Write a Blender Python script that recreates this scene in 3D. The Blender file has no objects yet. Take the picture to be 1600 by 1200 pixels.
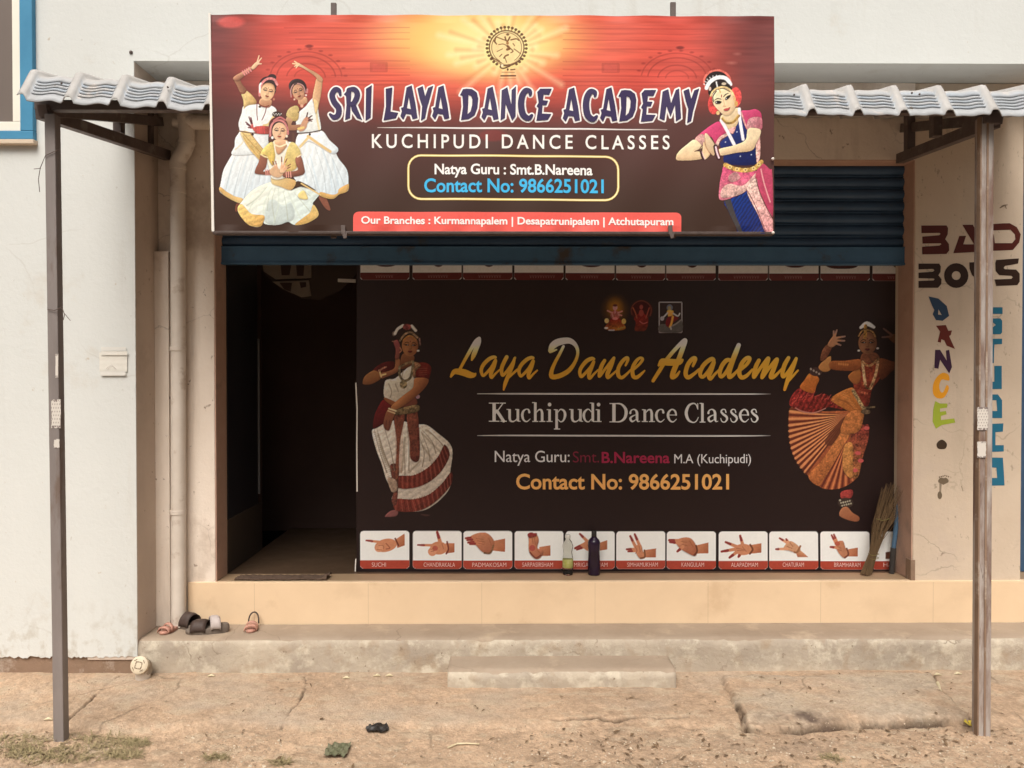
import bpy, bmesh, math, random
import numpy as np
from mathutils import Vector, Matrix
from mathutils.geometry import tessellate_polygon
random.seed(4); C = bpy.context.scene.collection; SC = bpy.context.scene
# ---------------------------------------------------------------- camera
F = 1202.0                                    # focal length in pixels of the 1600 x 1200 photograph
cam = bpy.data.cameras.new('camera'); co = bpy.data.objects.new('camera', cam); C.objects.link(co); SC.camera = co
cam.sensor_width = 36; cam.lens = F/1600*36; cam.clip_start = .05; cam.clip_end = 500
PITCH, YAW = math.radians(-.715), math.radians(-.477)
EYE = Vector((0, 0, 1.5)); co.location = EYE
co.rotation_euler = (math.pi/2+PITCH, 0, YAW)
_R = co.rotation_euler.to_matrix()
def pt(x, y, Y):                              # a point of the photograph on the upright plane at distance Y
    d = _R @ Vector((x-800, 600-y, -F)); return EYE+d*(Y/d.y)
def px(x, Y): return pt(x, 585, Y).x
def pz(y, Y, x=800): return pt(x, y, Y).z
# ---------------------------------------------------------------- sky, sun, exposure
w = bpy.data.worlds.new('World'); SC.world = w; w.use_nodes = True
nt = w.node_tree; bg = nt.nodes['Background']; sky = nt.nodes.new('ShaderNodeTexSky')
sky.sky_type = 'NISHITA'; sky.sun_disc = False; sky.sun_elevation = math.radians(52); sky.sun_rotation = math.radians(190)
sky.air_density = 1.0; sky.dust_density = 6.0; sky.ozone_density = 1.0
hs = nt.nodes.new('ShaderNodeHueSaturation'); hs.inputs['Saturation'].default_value = .25
tn = nt.nodes.new('ShaderNodeMix'); tn.data_type = 'RGBA'; tn.blend_type = 'MULTIPLY'; tn.inputs[0].default_value = 1; tn.inputs[7].default_value = (1.0, .955, .89, 1)
nt.links.new(sky.outputs[0], hs.inputs['Color']); nt.links.new(hs.outputs[0], tn.inputs[6]); # overcast over a built-up street: the lowest band of sky is closed off and dark
tc_ = nt.nodes.new('ShaderNodeTexCoord'); sx_ = nt.nodes.new('ShaderNodeSeparateXYZ'); mr_ = nt.nodes.new('ShaderNodeMapRange'); ml_ = nt.nodes.new('ShaderNodeMix')
mr_.inputs[1].default_value = .08; mr_.inputs[2].default_value = .80; mr_.inputs[3].default_value = .05; mr_.inputs[4].default_value = 1.0
ml_.data_type = 'RGBA'; ml_.blend_type = 'MULTIPLY'; ml_.inputs[0].default_value = 1
nt.links.new(tc_.outputs['Generated'], sx_.inputs[0]); nt.links.new(sx_.outputs['Z'], mr_.inputs[0]); nt.links.new(mr_.outputs[0], ml_.inputs[7])
nt.links.new(tn.outputs[2], ml_.inputs[6]); nt.links.new(ml_.outputs[2], bg.inputs[0])
bg.inputs[1].default_value = .15
sl = bpy.data.lights.new('sun', 'SUN'); so = bpy.data.objects.new('sun', sl); C.objects.link(so)
sl.energy = 1.5; sl.angle = math.radians(34); sl.color = (1, .955, .90)
so.rotation_euler = (math.radians(38), 0, math.radians(-10)); so.location = (-3, -6, 8)
SC.view_settings.view_transform = 'Standard'; SC.view_settings.look = 'None'; SC.view_settings.gamma = 1
SC.view_settings.exposure = 0.50
# ---------------------------------------------------------------- helpers
def empty(name, label, cat, loc=(0, 0, 0), group=None):
    o = bpy.data.objects.new(name, None); C.objects.link(o); o.location = loc; o.empty_display_size = .1
    tag(o, label, cat, group); return o
def tag(o, label=None, cat=None, group=None, kind=None):
    for k, v in (('label', label), ('category', cat), ('group', group), ('kind', kind)):
        if v: o[k] = v
    return o
class MB:                                     # collects world-space geometry, becomes ONE mesh object
    def __init__(s): s.v, s.f, s.c, s.m = [], [], [], []
    def add(s, vs, fs, col=None, mi=0):
        n = len(s.v); s.v += [tuple(p) for p in vs]; s.f += [tuple(i+n for i in f) for f in fs]
        s.m += [mi]*len(fs); s.c += [tuple(col) if col is not None and not hasattr(col[0], '__len__') else (1, 1, 1)]*len(vs) if col is None or not hasattr(col[0], '__len__') else [tuple(q) for q in col]
    def box(s, a, b, bev=0, col=None, M=None, mi=0):
        bm = bmesh.new(); bmesh.ops.create_cube(bm, size=1)
        a, b = Vector(a), Vector(b)
        for v in bm.verts: v.co = Vector(((a.x+b.x)/2+v.co.x*abs(b.x-a.x), (a.y+b.y)/2+v.co.y*abs(b.y-a.y), (a.z+b.z)/2+v.co.z*abs(b.z-a.z)))
        if bev: bmesh.ops.bevel(bm, geom=list(bm.edges), offset=bev, segments=2, affect='EDGES', profile=.6)
        s.bm(bm, col, M, mi)
    def bm(s, bm, col=None, M=None, mi=0):
        bm.verts.index_update(); vs = [(M @ v.co if M else v.co) for v in bm.verts]
        s.add(vs, [[v.index for v in f.verts] for f in bm.faces], col, mi); bm.free()
    def beam(s, p, q, w, h, up=(0, 0, 1), bev=.002, col=None):
        p, q = Vector(p), Vector(q); d = (q-p); L = d.length; d.normalize(); x = d.cross(Vector(up)).normalized(); z = x.cross(d)
        M = Matrix((x, d, z)).transposed().to_4x4(); M.translation = (p+q)/2
        s.box((-w/2, -L/2, -h/2), (w/2, L/2, h/2), bev, col, M)
    def tube(s, path, r, n=12, cap=True, col=None, mi=0):
        P = [Vector(p) for p in path]; R = r if hasattr(r, '__len__') else [r]*len(P); vs, fs = [], []
        ref = Vector((0.3, .2, 1)); prev = None
        for i, p in enumerate(P):
            d = (P[min(i+1, len(P)-1)]-P[max(i-1, 0)]).normalized()
            if prev is None: a = d.orthogonal().normalized()
            else: a = (prev-d*prev.dot(d)).normalized()
            prev = a; b = d.cross(a)
            for k in range(n): t = 6.28318*k/n; vs.append(p+(a*math.cos(t)+b*math.sin(t))*R[i])
        for i in range(len(P)-1):
            for k in range(n): fs.append((i*n+k, i*n+(k+1) % n, (i+1)*n+(k+1) % n, (i+1)*n+k))
        if cap: fs.append(tuple(range(n))[::-1]); fs.append(tuple((len(P)-1)*n+k for k in range(n)))
        s.add(vs, fs, col, mi)
    def lathe(s, prof, o, n=28, col=None, mi=0, tilt=None):
        vs, fs = [], []
        for r, z in prof:
            for k in range(n): t = 6.28318*k/n; vs.append(Vector((r*math.cos(t), r*math.sin(t), z)))
        for i in range(len(prof)-1):
            for k in range(n): fs.append((i*n+k, i*n+(k+1) % n, (i+1)*n+(k+1) % n, (i+1)*n+k))
        if prof[0][0] > 1e-5: fs.append(tuple(range(n))[::-1])
        if prof[-1][0] > 1e-5: fs.append(tuple((len(prof)-1)*n+k for k in range(n)))
        M = tilt or Matrix(); o = Vector(o)
        s.add([M @ v+o for v in vs], fs, col, mi)
    def build(s, name, mat, parent=None, smooth=False, label=None):
        me = bpy.data.meshes.new(name); off = Vector(parent_loc(parent))
        me.from_pydata([tuple(Vector(v)-off) for v in s.v], [], s.f); me.validate()
        for m in (mat if isinstance(mat, (list, tuple)) else [mat]): me.materials.append(m)
        if len(s.m) == len(me.polygons): me.polygons.foreach_set('material_index', s.m)
        if any(c != (1, 1, 1) for c in s.c):
            at = me.color_attributes.new('Col', 'FLOAT_COLOR', 'POINT'); at.data.foreach_set('color', [q for c in s.c for q in (*c, 1)])
        if smooth: me.shade_smooth(); 
        if smooth and smooth is not True: me.set_sharp_from_angle(angle=math.radians(smooth))
        o = bpy.data.objects.new(name, me); C.objects.link(o)
        if parent: o.parent = parent
        if label: o['label'] = label
        return o
def parent_loc(p):
    l = Vector((0, 0, 0))
    while p: l += p.location; p = p.parent
    return l
def grid_mesh(name, co, h, w_, col, mat, parent=None, smooth=True):
    "co: (h*w,3) positions row by row"
    me = bpy.data.meshes.new(name); me.vertices.add(h*w_)
    off = np.array(parent_loc(parent)); me.vertices.foreach_set('co', (co-off).astype(np.float32).ravel())
    idx = np.arange(h*w_).reshape(h, w_); q = np.stack([idx[1:, :-1], idx[1:, 1:], idx[:-1, 1:], idx[:-1, :-1]], -1).reshape(-1, 4)
    nf = len(q); me.loops.add(nf*4); me.loops.foreach_set('vertex_index', q.ravel().astype(np.int32))
    me.polygons.add(nf); me.polygons.foreach_set('loop_start', np.arange(0, nf*4, 4, dtype=np.int32))
    me.update(calc_edges=True); me.materials.append(mat)
    if col is not None:
        at = me.color_attributes.new('Col', 'FLOAT_COLOR', 'POINT'); at.data.foreach_set('color', np.c_[col, np.ones(len(col))].astype(np.float32).ravel())
    if smooth: me.shade_smooth()
    o = bpy.data.objects.new(name, me); C.objects.link(o)
    if parent: o.parent = parent
    return o
# ---- materials
def mat(name, col, col2=None, scale=3., rough=.8, bump=0., bscale=40., stain=None, samt=.0, sscale=2., spec=.3, metal=0., attr=False, speck=None, spamt=0., spscale=60, stretch=(1, 1, 1), detail=6):
    m = bpy.data.materials.new(name); m.use_nodes = True; t = m.node_tree; N, L = t.nodes, t.links; b = N['Principled BSDF']
    b.inputs['Roughness'].default_value = rough; b.inputs['Specular IOR Level'].default_value = spec; b.inputs['Metallic'].default_value = metal
    tc = N.new('ShaderNodeTexCoord'); mp = N.new('ShaderNodeMapping'); mp.inputs['Scale'].default_value = stretch; L.new(tc.outputs['Object'], mp.inputs[0])
    def noise(sc, det=detail, r=.6):
        n = N.new('ShaderNodeTexNoise'); n.inputs['Scale'].default_value = sc; n.inputs['Detail'].default_value = det; n.inputs['Roughness'].default_value = r; L.new(mp.outputs[0], n.inputs[0]); return n.outputs[0]
    def ramp(src, lo, hi):
        r = N.new('ShaderNodeMapRange'); r.inputs[1].default_value = lo; r.inputs[2].default_value = hi; L.new(src, r.inputs[0]); return r.outputs[0]
    def mix(f, a, bb, mode='MIX'):
        x = N.new('ShaderNodeMix'); x.data_type = 'RGBA'; x.blend_type = mode
        (L.new(f, x.inputs[0]) if hasattr(f, 'links') else setattr(x.inputs[0], 'default_value', f))
        for s_, i in ((a, 6), (bb, 7)): (L.new(s_, x.inputs[i]) if hasattr(s_, 'links') else setattr(x.inputs[i], 'default_value', (*s_, 1)))
        return x.outputs[2]
    if attr:
        a = N.new('ShaderNodeAttribute'); a.attribute_name = 'Col'; cur = a.outputs['Color']
        if col2: cur = mix(ramp(noise(scale), .3, .7), cur, mix(1., cur, col2, 'MULTIPLY'))
    else:
        cur = mix(ramp(noise(scale), .3, .7), col, col2 or tuple(c*.85 for c in col))
    if stain: 
        f = ramp(noise(sscale, 8, .65), .62-samt*.3, .72-samt*.2); cur = mix(f, cur, stain)
    if speck:
        f = ramp(noise(spscale, 3, .6), .7-spamt*.2, .76-spamt*.2); cur = mix(f, cur, speck)
    L.new(cur, b.inputs['Base Color'])
    if bump:
        bn = N.new('ShaderNodeBump'); bn.inputs['Strength'].default_value = min(bump, 1); bn.inputs['Distance'].default_value = .01
        L.new(noise(bscale, 8, .65), bn.inputs['Height']); L.new(bn.outputs[0], b.inputs['Normal'])
        rr = ramp(noise(scale*2), .3, .7); q = N.new('ShaderNodeMapRange'); q.inputs[3].default_value = max(rough-.08, .02); q.inputs[4].default_value = min(rough+.08, 1); L.new(rr, q.inputs[0]); L.new(q.outputs[0], b.inputs['Roughness'])
    return m
M = {}
M['white'] = mat('white_limewash', (.625, .642, .625), (.59, .607, .59), 1.6, .85, .25, 30, (.56, .54, .49), .1, 1.6, speck=(.5, .45, .38), spamt=.05, spscale=22)
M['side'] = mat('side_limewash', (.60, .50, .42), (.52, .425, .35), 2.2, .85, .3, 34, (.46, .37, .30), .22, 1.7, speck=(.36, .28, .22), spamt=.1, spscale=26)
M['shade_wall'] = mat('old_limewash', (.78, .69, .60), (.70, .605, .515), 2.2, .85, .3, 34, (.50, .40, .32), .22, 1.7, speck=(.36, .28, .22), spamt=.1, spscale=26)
M['pillar'] = mat('pillar_limewash', (.61, .505, .395), (.53, .43, .33), 2.5, .85, .3, 30, (.55, .45, .36), .2, 2.2, speck=(.3, .23, .18), spamt=.04, spscale=18)
M['pink'] = mat('pink_paint', (.50, .33, .25), (.44, .28, .21), 6, .7, .2, 50, (.36, .25, .2), .2, 5)
M['tile'] = mat('cream_tile', (.76, .575, .385), (.71, .53, .35), 5, .38, .05, 90, (.65, .47, .30), .12, 3, spec=.45)
M['floor'] = mat('dimmed_floor_tile', (.085, .052, .031), (.07, .043, .026), 4, .5, .05, 60, spec=.45)  # tile darkened to stand in for light fading into the room
M['plinth'] = mat('brown_plinth', (.27, .18, .125), (.21, .14, .095), 7, .9, .5, 40, (.42, .35, .29), .2, 9)
M['concrete'] = mat('ledge_concrete', (.49, .42, .33), (.33, .28, .225), 3.5, .92, .8, 26, (.56, .50, .40), .4, 9, speck=(.24, .185, .135), spamt=.22, spscale=30)
M['top'] = mat('dusty_cement', (.36, .285, .215), (.30, .23, .17), 4, .92, .4, 40, (.42, .33, .24), .2, 5)
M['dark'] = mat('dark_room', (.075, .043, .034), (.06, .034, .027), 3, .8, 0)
M['navy'] = mat('shutter_navy', (.042, .092, .17), (.032, .068, .13), 5, .5, .15, 50, (.05, .06, .07), .1, 6, spec=.4)
M['rail'] = mat('shutter_blue', (.062, .15, .26), (.048, .115, .20), 5, .5, .15, 50, (.07, .06, .055), .2, 5, spec=.4)
M['steel'] = mat('painted_steel', (.115, .085, .075), (.085, .062, .055), 9, .55, .2, 60, (.17, .14, .125), .2, 14, spec=.4)
M['pole'] = mat('pole_grey', (.25, .22, .21), (.18, .155, .145), 8, .5, .2, 60, (.15, .11, .09), .2, 12, spec=.4, stretch=(1, 1, .25))
M['pole_light'] = mat('pole_flaked_white', (.44, .40, .37), (.28, .24, .22), 9, .42, .3, 60, (.17, .105, .08), .6, 10, spec=.45, stretch=(1, 1, .2), speck=(.13, .09, .075), spamt=.2, spscale=34)
M['sheet'] = mat('canopy_sheet', (1, 1, 1), (.82, .80, .78), 14, .6, .1, 60, (.52, .47, .43), .08, 10, attr=True, spec=.35, speck=(.2, .16, .12), spamt=.02, spscale=30)
M['ink'] = mat('printed_ink', (1, 1, 1), None, 5, .38, 0, attr=True, spec=.22)
M['vinyl'] = mat('white_vinyl', (.78, .74, .68), (.72, .68, .62), 8, .4, 0)
M['pvc'] = mat('dusty_pvc', (.68, .62, .55), (.58, .51, .44), 6, .5, .1, 40, (.42, .33, .26), .2, 7, spec=.4)
M['blue_trim'] = mat('blue_trim', (.06, .25, .42), (.05, .215, .37), 5, .6, .15, 40)
M['cream_frame'] = mat('cream_frame', (.80, .77, .68), (.76, .73, .64), 5, .5, 0)
M['pane'] = mat('tinted_pane', (.21, .175, .155), (.19, .155, .14), 1.2, .15, 0, metal=.3)
M['paper'] = mat('old_paper', (.69, .675, .62), (.65, .63, .57), 30, .7, .1, 60)
M['tape'] = mat('tape', (.68, .67, .63), (.65, .64, .60), 20, .35, 0)
M['wire'] = mat('wire', (.10, .07, .06), None, 5, .6)
M['mat_brown'] = mat('door_mat', (.13, .085, .06), (.09, .058, .042), 60, .95, .8, 160)
M['straw'] = mat('broom_straw', (.17, .105, .052), (.10, .062, .03), 40, .8, 0, stretch=(1, 1, .1))
M['stick_blue'] = mat('stick_blue', (.07, .14, .22), (.06, .11, .18), 20, .4, 0)
M['black'] = mat('black_rubber', (.03, .026, .024), (.045, .038, .034), 30, .7, .3, 120)
M['sole'] = mat('grey_sole', (.19, .155, .125), (.15, .12, .1), 20, .8, .3, 120)
M['strap'] = mat('dark_strap', (.075, .05, .042), (.055, .038, .032), 30, .55, .2, 100)
M['pinkshoe'] = mat('pink_shoe', (.50, .27, .205), (.42, .21, .16), 20, .5, .1, 80)
M['greylabel'] = mat('grey_patch', (.46, .40, .38), None, 20, .5)
M['cap'] = mat('pale_cap', (.66, .57, .43), (.58, .5, .37), 20, .5, .1, 60)
M['cement'] = mat('grey_cement', (.42, .36, .29), (.34, .28, .22), 9, .95, .6, 50, (.55, .5, .42), .2, 12)
M['ground'] = mat('dry_earth', (1, 1, 1), (.82, .78, .74), 75, .95, 1., 110, attr=True, speck=(.64, .53, .40), spamt=.2, spscale=95)
M['pale_stone'] = mat('pale_pebble', (.62, .53, .41), (.46, .38, .29), 40, .9)
M['leaf'] = mat('dry_leaf', (.20, .13, .075), (.11, .07, .04), 30, .9)
M['grass'] = mat('dry_grass', (.20, .165, .08), (.36, .285, .165), 25, .9)
M['stone'] = mat('pebble', (.40, .31, .22), (.27, .2, .14), 30, .9)
M['plastic_black'] = mat('black_scrap', (.018, .015, .014), (.03, .025, .022), 30, .45)
M['yellow'] = mat('yellow_scrap', (.62, .47, .05), None, 30, .5)
M['green_scrap'] = mat('green_scrap', (.09, .10, .05), (.15, .14, .09), 40, .7)
M['peel'] = mat('pale_peel', (.66, .58, .40), (.5, .42, .26), 30, .6)
M['carved'] = mat('carved_cream', (.32, .26, .2), (.26, .2, .15), 12, .7, .2, 60)
def layer(m, col, scale, stretch, lo, hi, amt=1., ztop=None, seed=0):
    "a further stain on a finished material, with a shape of its own"
    t = m.node_tree; N, L = t.nodes, t.links; b = N['Principled BSDF']; src = b.inputs['Base Color'].links[0].from_socket
    tc = N.new('ShaderNodeTexCoord'); mp = N.new('ShaderNodeMapping'); mp.inputs['Scale'].default_value = stretch; mp.inputs['Location'].default_value = (seed, seed*1.7, seed*.6); L.new(tc.outputs['Object'], mp.inputs[0])
    n = N.new('ShaderNodeTexNoise'); n.inputs['Scale'].default_value = scale; n.inputs['Detail'].default_value = 9; n.inputs['Roughness'].default_value = .62; L.new(mp.outputs[0], n.inputs[0])
    r = N.new('ShaderNodeMapRange'); r.inputs[1].default_value = lo; r.inputs[2].default_value = hi; r.inputs[4].default_value = amt; L.new(n.outputs[0], r.inputs[0]); f = r.outputs[0]
    if ztop:
        s = N.new('ShaderNodeSeparateXYZ'); L.new(tc.outputs['Object'], s.inputs[0]); z = N.new('ShaderNodeMapRange'); z.inputs[1].default_value = ztop[1]; z.inputs[2].default_value = ztop[0]; L.new(s.outputs['Z'], z.inputs[0])
        q = N.new('ShaderNodeMath'); q.operation = 'MULTIPLY'; L.new(f, q.inputs[0]); L.new(z.outputs[0], q.inputs[1]); f = q.outputs[0]
    x = N.new('ShaderNodeMix'); x.data_type = 'RGBA'; L.new(f, x.inputs[0]); L.new(src, x.inputs[6]); x.inputs[7].default_value = (*col, 1); L.new(x.outputs[2], b.inputs['Base Color'])
def cracks(m, col, scale, width, amt, seed=0):
    t = m.node_tree; N, L = t.nodes, t.links; b = N['Principled BSDF']; src = b.inputs['Base Color'].links[0].from_socket
    tc = N.new('ShaderNodeTexCoord'); w_ = N.new('ShaderNodeTexNoise'); w_.inputs['Scale'].default_value = scale*2.5; w_.inputs['Detail'].default_value = 6; L.new(tc.outputs['Object'], w_.inputs[0])
    a = N.new('ShaderNodeMix'); a.data_type = 'RGBA'; a.inputs[0].default_value = .16; L.new(tc.outputs['Object'], a.inputs[6]); L.new(w_.outputs['Color'], a.inputs[7])
    v = N.new('ShaderNodeTexVoronoi'); v.feature = 'DISTANCE_TO_EDGE'; v.inputs['Scale'].default_value = scale; L.new(a.outputs[2], v.inputs['Vector'])
    r = N.new('ShaderNodeMapRange'); r.inputs[1].default_value = width; r.inputs[2].default_value = width*.2; r.inputs[4].default_value = amt; L.new(v.outputs['Distance'], r.inputs[0])
    n = N.new('ShaderNodeTexNoise'); n.inputs['Scale'].default_value = scale*1.3; mp = N.new('ShaderNodeMapping'); mp.inputs['Location'].default_value = (seed, seed, seed); L.new(tc.outputs['Object'], mp.inputs[0]); L.new(mp.outputs[0], n.inputs[0])
    g = N.new('ShaderNodeMapRange'); g.inputs[1].default_value = .5; g.inputs[2].default_value = .62; L.new(n.outputs[0], g.inputs[0]); q = N.new('ShaderNodeMath'); q.operation = 'MULTIPLY'; L.new(r.outputs[0], q.inputs[0]); L.new(g.outputs[0], q.inputs[1])
    x = N.new('ShaderNodeMix'); x.data_type = 'RGBA'; L.new(q.outputs[0], x.inputs[0]); L.new(src, x.inputs[6]); x.inputs[7].default_value = (*col, 1); L.new(x.outputs[2], b.inputs['Base Color'])
layer(M['white'], (.50, .485, .44), 5, (1, 1, .12), .56, .75, .55, seed=3)
layer(M['white'], (.40, .36, .29), 16, (1, 1, .8), .50, .66, .75, ztop=(.1, .42), seed=5)
layer(M['white'], (.42, .40, .36), 30, (1, 1, .5), .66, .70, .6, seed=9)
cracks(M['white'], (.42, .40, .36), 1.1, .004, .3, 2)
layer(M['pillar'], (.42, .35, .27), 6, (1, 1, .15), .55, .75, .5, seed=2); layer(M['pillar'], (.30, .24, .18), 34, (1, 1, .5), .64, .69, .7, seed=4); cracks(M['pillar'], (.30, .25, .19), 2.2, .008, .6, 6)
layer(M['shade_wall'], (.44, .36, .29), 6, (1, 1, .15), .52, .72, .6, seed=7); cracks(M['shade_wall'], (.36, .30, .25), 2.4, .008, .6, 1)
cracks(M['concrete'], (.20, .155, .115), 3.2, .012, .75, 3); layer(M['concrete'], (.34, .255, .175), 9, (1, 1, 1), .52, .68, .7, seed=8); cracks(M['top'], (.22, .17, .12), 2.2, .008, .6, 4)
layer(M['ground'], (.30, .225, .155), 70, (1, 1, 1), .60, .68, .4, seed=3); layer(M['ground'], (.24, .17, .11), 26, (1, 1.6, 1), .64, .74, .4, seed=11); cracks(M['ground'], (.17, .12, .08), 1.7, .012, .6, 5)
layer(M['tile'], (.56, .40, .255), 3, (.6, 1, 1), .56, .8, .6, seed=1)
def glass(name, col, rough=.06, trans=1., ior=1.2):
    m = bpy.data.materials.new(name); m.use_nodes = True; b = m.node_tree.nodes['Principled BSDF']
    b.inputs['Base Color'].default_value = (*col, 1); b.inputs['Roughness'].default_value = rough; b.inputs['Transmission Weight'].default_value = trans; b.inputs['IOR'].default_value = ior
    return m
M['pet'] = glass('clear_plastic', (.93, .93, .88)); M['violet'] = mat('violet_plastic', (.014, .007, .014), (.022, .009, .034), 12, .2, 0, spec=.35)
M['label_green'] = mat('label_green', (.30, .31, .05), (.45, .42, .2), 60, .5)
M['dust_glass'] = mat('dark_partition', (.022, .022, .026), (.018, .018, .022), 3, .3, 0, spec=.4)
# ---- distances of the main planes from the camera
WALL, REC, SHUT, BAN, POLE, SIGN = 3.82, 4.07, 4.18, 4.27, 3.13, 2.95
FLOOR = pz(908, REC); LEDGE = .18; TOPZ = 6.2
# ================================================================ the ground and the cracked apron
def vnoise(x, y, seed):
    r = np.random.RandomState(seed); g = r.rand(128, 128)
    xi = np.floor(x).astype(int); yi = np.floor(y).astype(int); fx = x-xi; fy = y-yi; fx = fx*fx*(3-2*fx); fy = fy*fy*(3-2*fy)
    a = g[yi % 128, xi % 128]; b = g[yi % 128, (xi+1) % 128]; c = g[(yi+1) % 128, xi % 128]; d = g[(yi+1) % 128, (xi+1) % 128]
    return (a*(1-fx)+b*fx)*(1-fy)+(c*(1-fx)+d*fx)*fy-.5
def fbm(x, y, s, seed, oct=5, gain=.55):
    o = 0; a = 1
    for k in range(oct): o = o+a*vnoise(x*s*2**k+k*17.3, y*s*2**k+k*9.1, seed+k); a *= gain
    return o
def gp(x, y):                                  # point on the flat ground seen at a pixel of the photograph
    d = _R @ Vector((x-800, 600-y, -F)); t = -EYE.z/d.z; return (d.x*t, d.y*t)
def polydist(X, Y, pts, amp=.02, fr=13):
    X, Y = X+amp*fbm(X, Y, fr, 301), Y+amp*fbm(X, Y, fr, 311)
    P = np.array([gp(*p) for p in pts]); best = np.full(X.shape, 9.)
    for a, b in zip(P[:-1], P[1:]):
        d = b-a; t = np.clip(((X-a[0])*d[0]+(Y-a[1])*d[1])/(d@d), 0, 1); best = np.minimum(best, np.hypot(X-a[0]-t*d[0], Y-a[1]-t*d[1]))
    return best
def blob(X, Y, p, rx, ry): 
    c = gp(*p); return np.clip(1.3-np.hypot((X-c[0])/rx, (Y-c[1])/ry), 0, 1)
def sm(a, b, x): t = np.clip((x-a)/(b-a), 0, 1); return t*t*(3-2*t)
def axis(fine0, fine1, step, far0, far1):
    a = list(np.arange(fine0, fine1, step)); g = step*2; x = fine1
    while x < far1: a.append(x); x += g; g *= 1.35
    a.append(far1); x = fine0-step*2; g = step*2; l = []
    while x > far0: l.append(x); x -= g; g *= 1.35
    l.append(far0); return np.array(l[::-1]+a)
xs = axis(-2.5, 2.6, .0062, -40, 40); ys = axis(2.78, 3.95, .0062, -60, 3.96)
X, Y = np.meshgrid(xs, ys); near = ((np.abs(X) < 3.2) & (Y > 2)).astype(float)
edge = 3.245+.05*fbm(X, Y*0, 2.2, 5)+.02*fbm(X, Y*0, 14, 9)     # front edge of the old cement apron
# apron: broken cement slabs under dust
d1 = polydist(X, Y, [(185, 1058), (150, 1090), (112, 1128), (70, 1160)])
d2 = polydist(X, Y, [(1130, 1065), (1200, 1063), (1260, 1066), (1330, 1062), (1400, 1060), (1455, 1063)])
d3 = polydist(X, Y, [(1455, 1063), (1468, 1085), (1490, 1105), (1515, 1130)])
d4 = polydist(X, Y, [(1130, 1065), (1138, 1090), (1155, 1115), (1165, 1142)])
d5 = polydist(X, Y, [(1165, 1142), (1230, 1146), (1300, 1140), (1390, 1136), (1450, 1131), (1515, 1134)])
d6 = polydist(X, Y, [(480, 1062), (470, 1095), (440, 1140)])
d7 = polydist(X, Y, [(860, 1130), (960, 1128), (1075, 1127)])
inner = sm(-.012, .05, Y-edge)
def inside(X, Y, pts):
    P = np.array([gp(*p) for p in pts]); r = np.zeros(X.shape, bool)
    for a, b in zip(P, np.roll(P, -1, 0)):
        c_ = (a[1] > Y) != (b[1] > Y); r ^= c_ & (X < (b[0]-a[0])*(Y-a[1])/(b[1]-a[1]+1e-12)+a[0])
    return r.astype(float)
wx, wy = X+.02*fbm(X, Y, 13, 301), Y+.02*fbm(X, Y, 13, 311)
slab = inside(wx, wy, [(1130, 1065), (1200, 1063), (1260, 1066), (1330, 1062), (1400, 1060), (1455, 1063), (1468, 1085), (1490, 1105), (1515, 1132), (1450, 1131), (1390, 1136), (1300, 1140), (1230, 1146), (1165, 1142), (1155, 1115), (1138, 1090)])
Z = inner*(.016+.006*fbm(X, Y, 2.5, 81)+.0022*fbm(X, Y, 22, 91))+.020*slab
Z += near*(.008*fbm(X, Y, 3, 101)+.006*fbm(X, Y, 16, 111)*(1-inner*.75)+.003*fbm(X, Y, 60, 121)*(1-inner*.6))
for q in ((96, 1158), (1533, 1156)):
    c0 = gp(*q); Z += .022*np.exp(-(((X-c0[0])/.06)**2+((Y-c0[1])/.05)**2))*(1+.8*fbm(X, Y, 30, 333))
crk = np.zeros_like(X)
for d, wd, dep in ((d1, .008, .014), (d2, .018, .03), (d3, .013, .024), (d4, .018, .028), (d5, .019, .03), (d6, .007, .009), (d7, .011, .014)):
    k = sm(wd, wd*.3, d)*np.clip(.8+1.8*fbm(X, Y, 11, 131), .15, 1.2); crk = np.maximum(crk, np.clip(k, 0, 1)); Z -= dep*k
base = np.array((.52, .375, .26)); t1 = fbm(X, Y, 1.6, 141)[..., None]; t2 = fbm(X, Y, 7, 151)[..., None]; t3 = fbm(X, Y, 34, 161)[..., None]
t4 = fbm(X, Y, 110, 165, 2)[..., None]; col = base*(1+.16*t1+.14*t2+.22*t3+.3*t4)
grey = np.array((.52, .42, .325)); g = (inner*np.clip(.25+1.3*fbm(X, Y*1.6, 3, 171), 0, 1))[..., None]; col = col*(1-g)+grey*(1+.2*t3)*g
g = (slab*np.clip(.45+1.2*fbm(X, Y*1.6, 4, 177), 0, .9))[..., None]; col = col*(1-g)+np.array((.49, .41, .32))*(1+.2*t3+.2*t4)*g
lt = (sm(.16, .34, fbm(X, Y*2, 11, 181))*.5*near)[..., None]; col = col*(1-lt)+np.array((.56, .46, .34))*lt
dk = (sm(.2, .42, fbm(X, Y*2, 19, 191))*.42*near*(1-inner*.75))[..., None]; col = col*(1-dk)+np.array((.22, .155, .10))*dk
soil = np.array((.10, .066, .043)); c_ = crk[..., None]*.92; col = col*(1-c_)+soil*c_
st = (np.clip(blob(X, Y, (1250, 1132), .17, .05)*(.6+1.6*fbm(X, Y, 14, 201)), 0, 1)*.85)[..., None]; col = col*(1-st)+np.array((.085, .055, .045))*st
st = (np.clip(blob(X, Y, (1225, 1165), .34, .09)*(.5+1.2*fbm(X, Y, 9, 211)), 0, 1)*.45)[..., None]; col = col*(1-st)+np.array((.24, .19, .15))*st
road = sm(1.6, .9, Y+.12*fbm(X, Y*0, .8, 231))[..., None]; col = col*(1-road)+np.array((.075, .068, .062))*(1+.25*t3)*road     # dusty verge gives way to unseen tarred road, added dark to cut bounce onto walls
col = np.clip(col, .03, .8)
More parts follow.
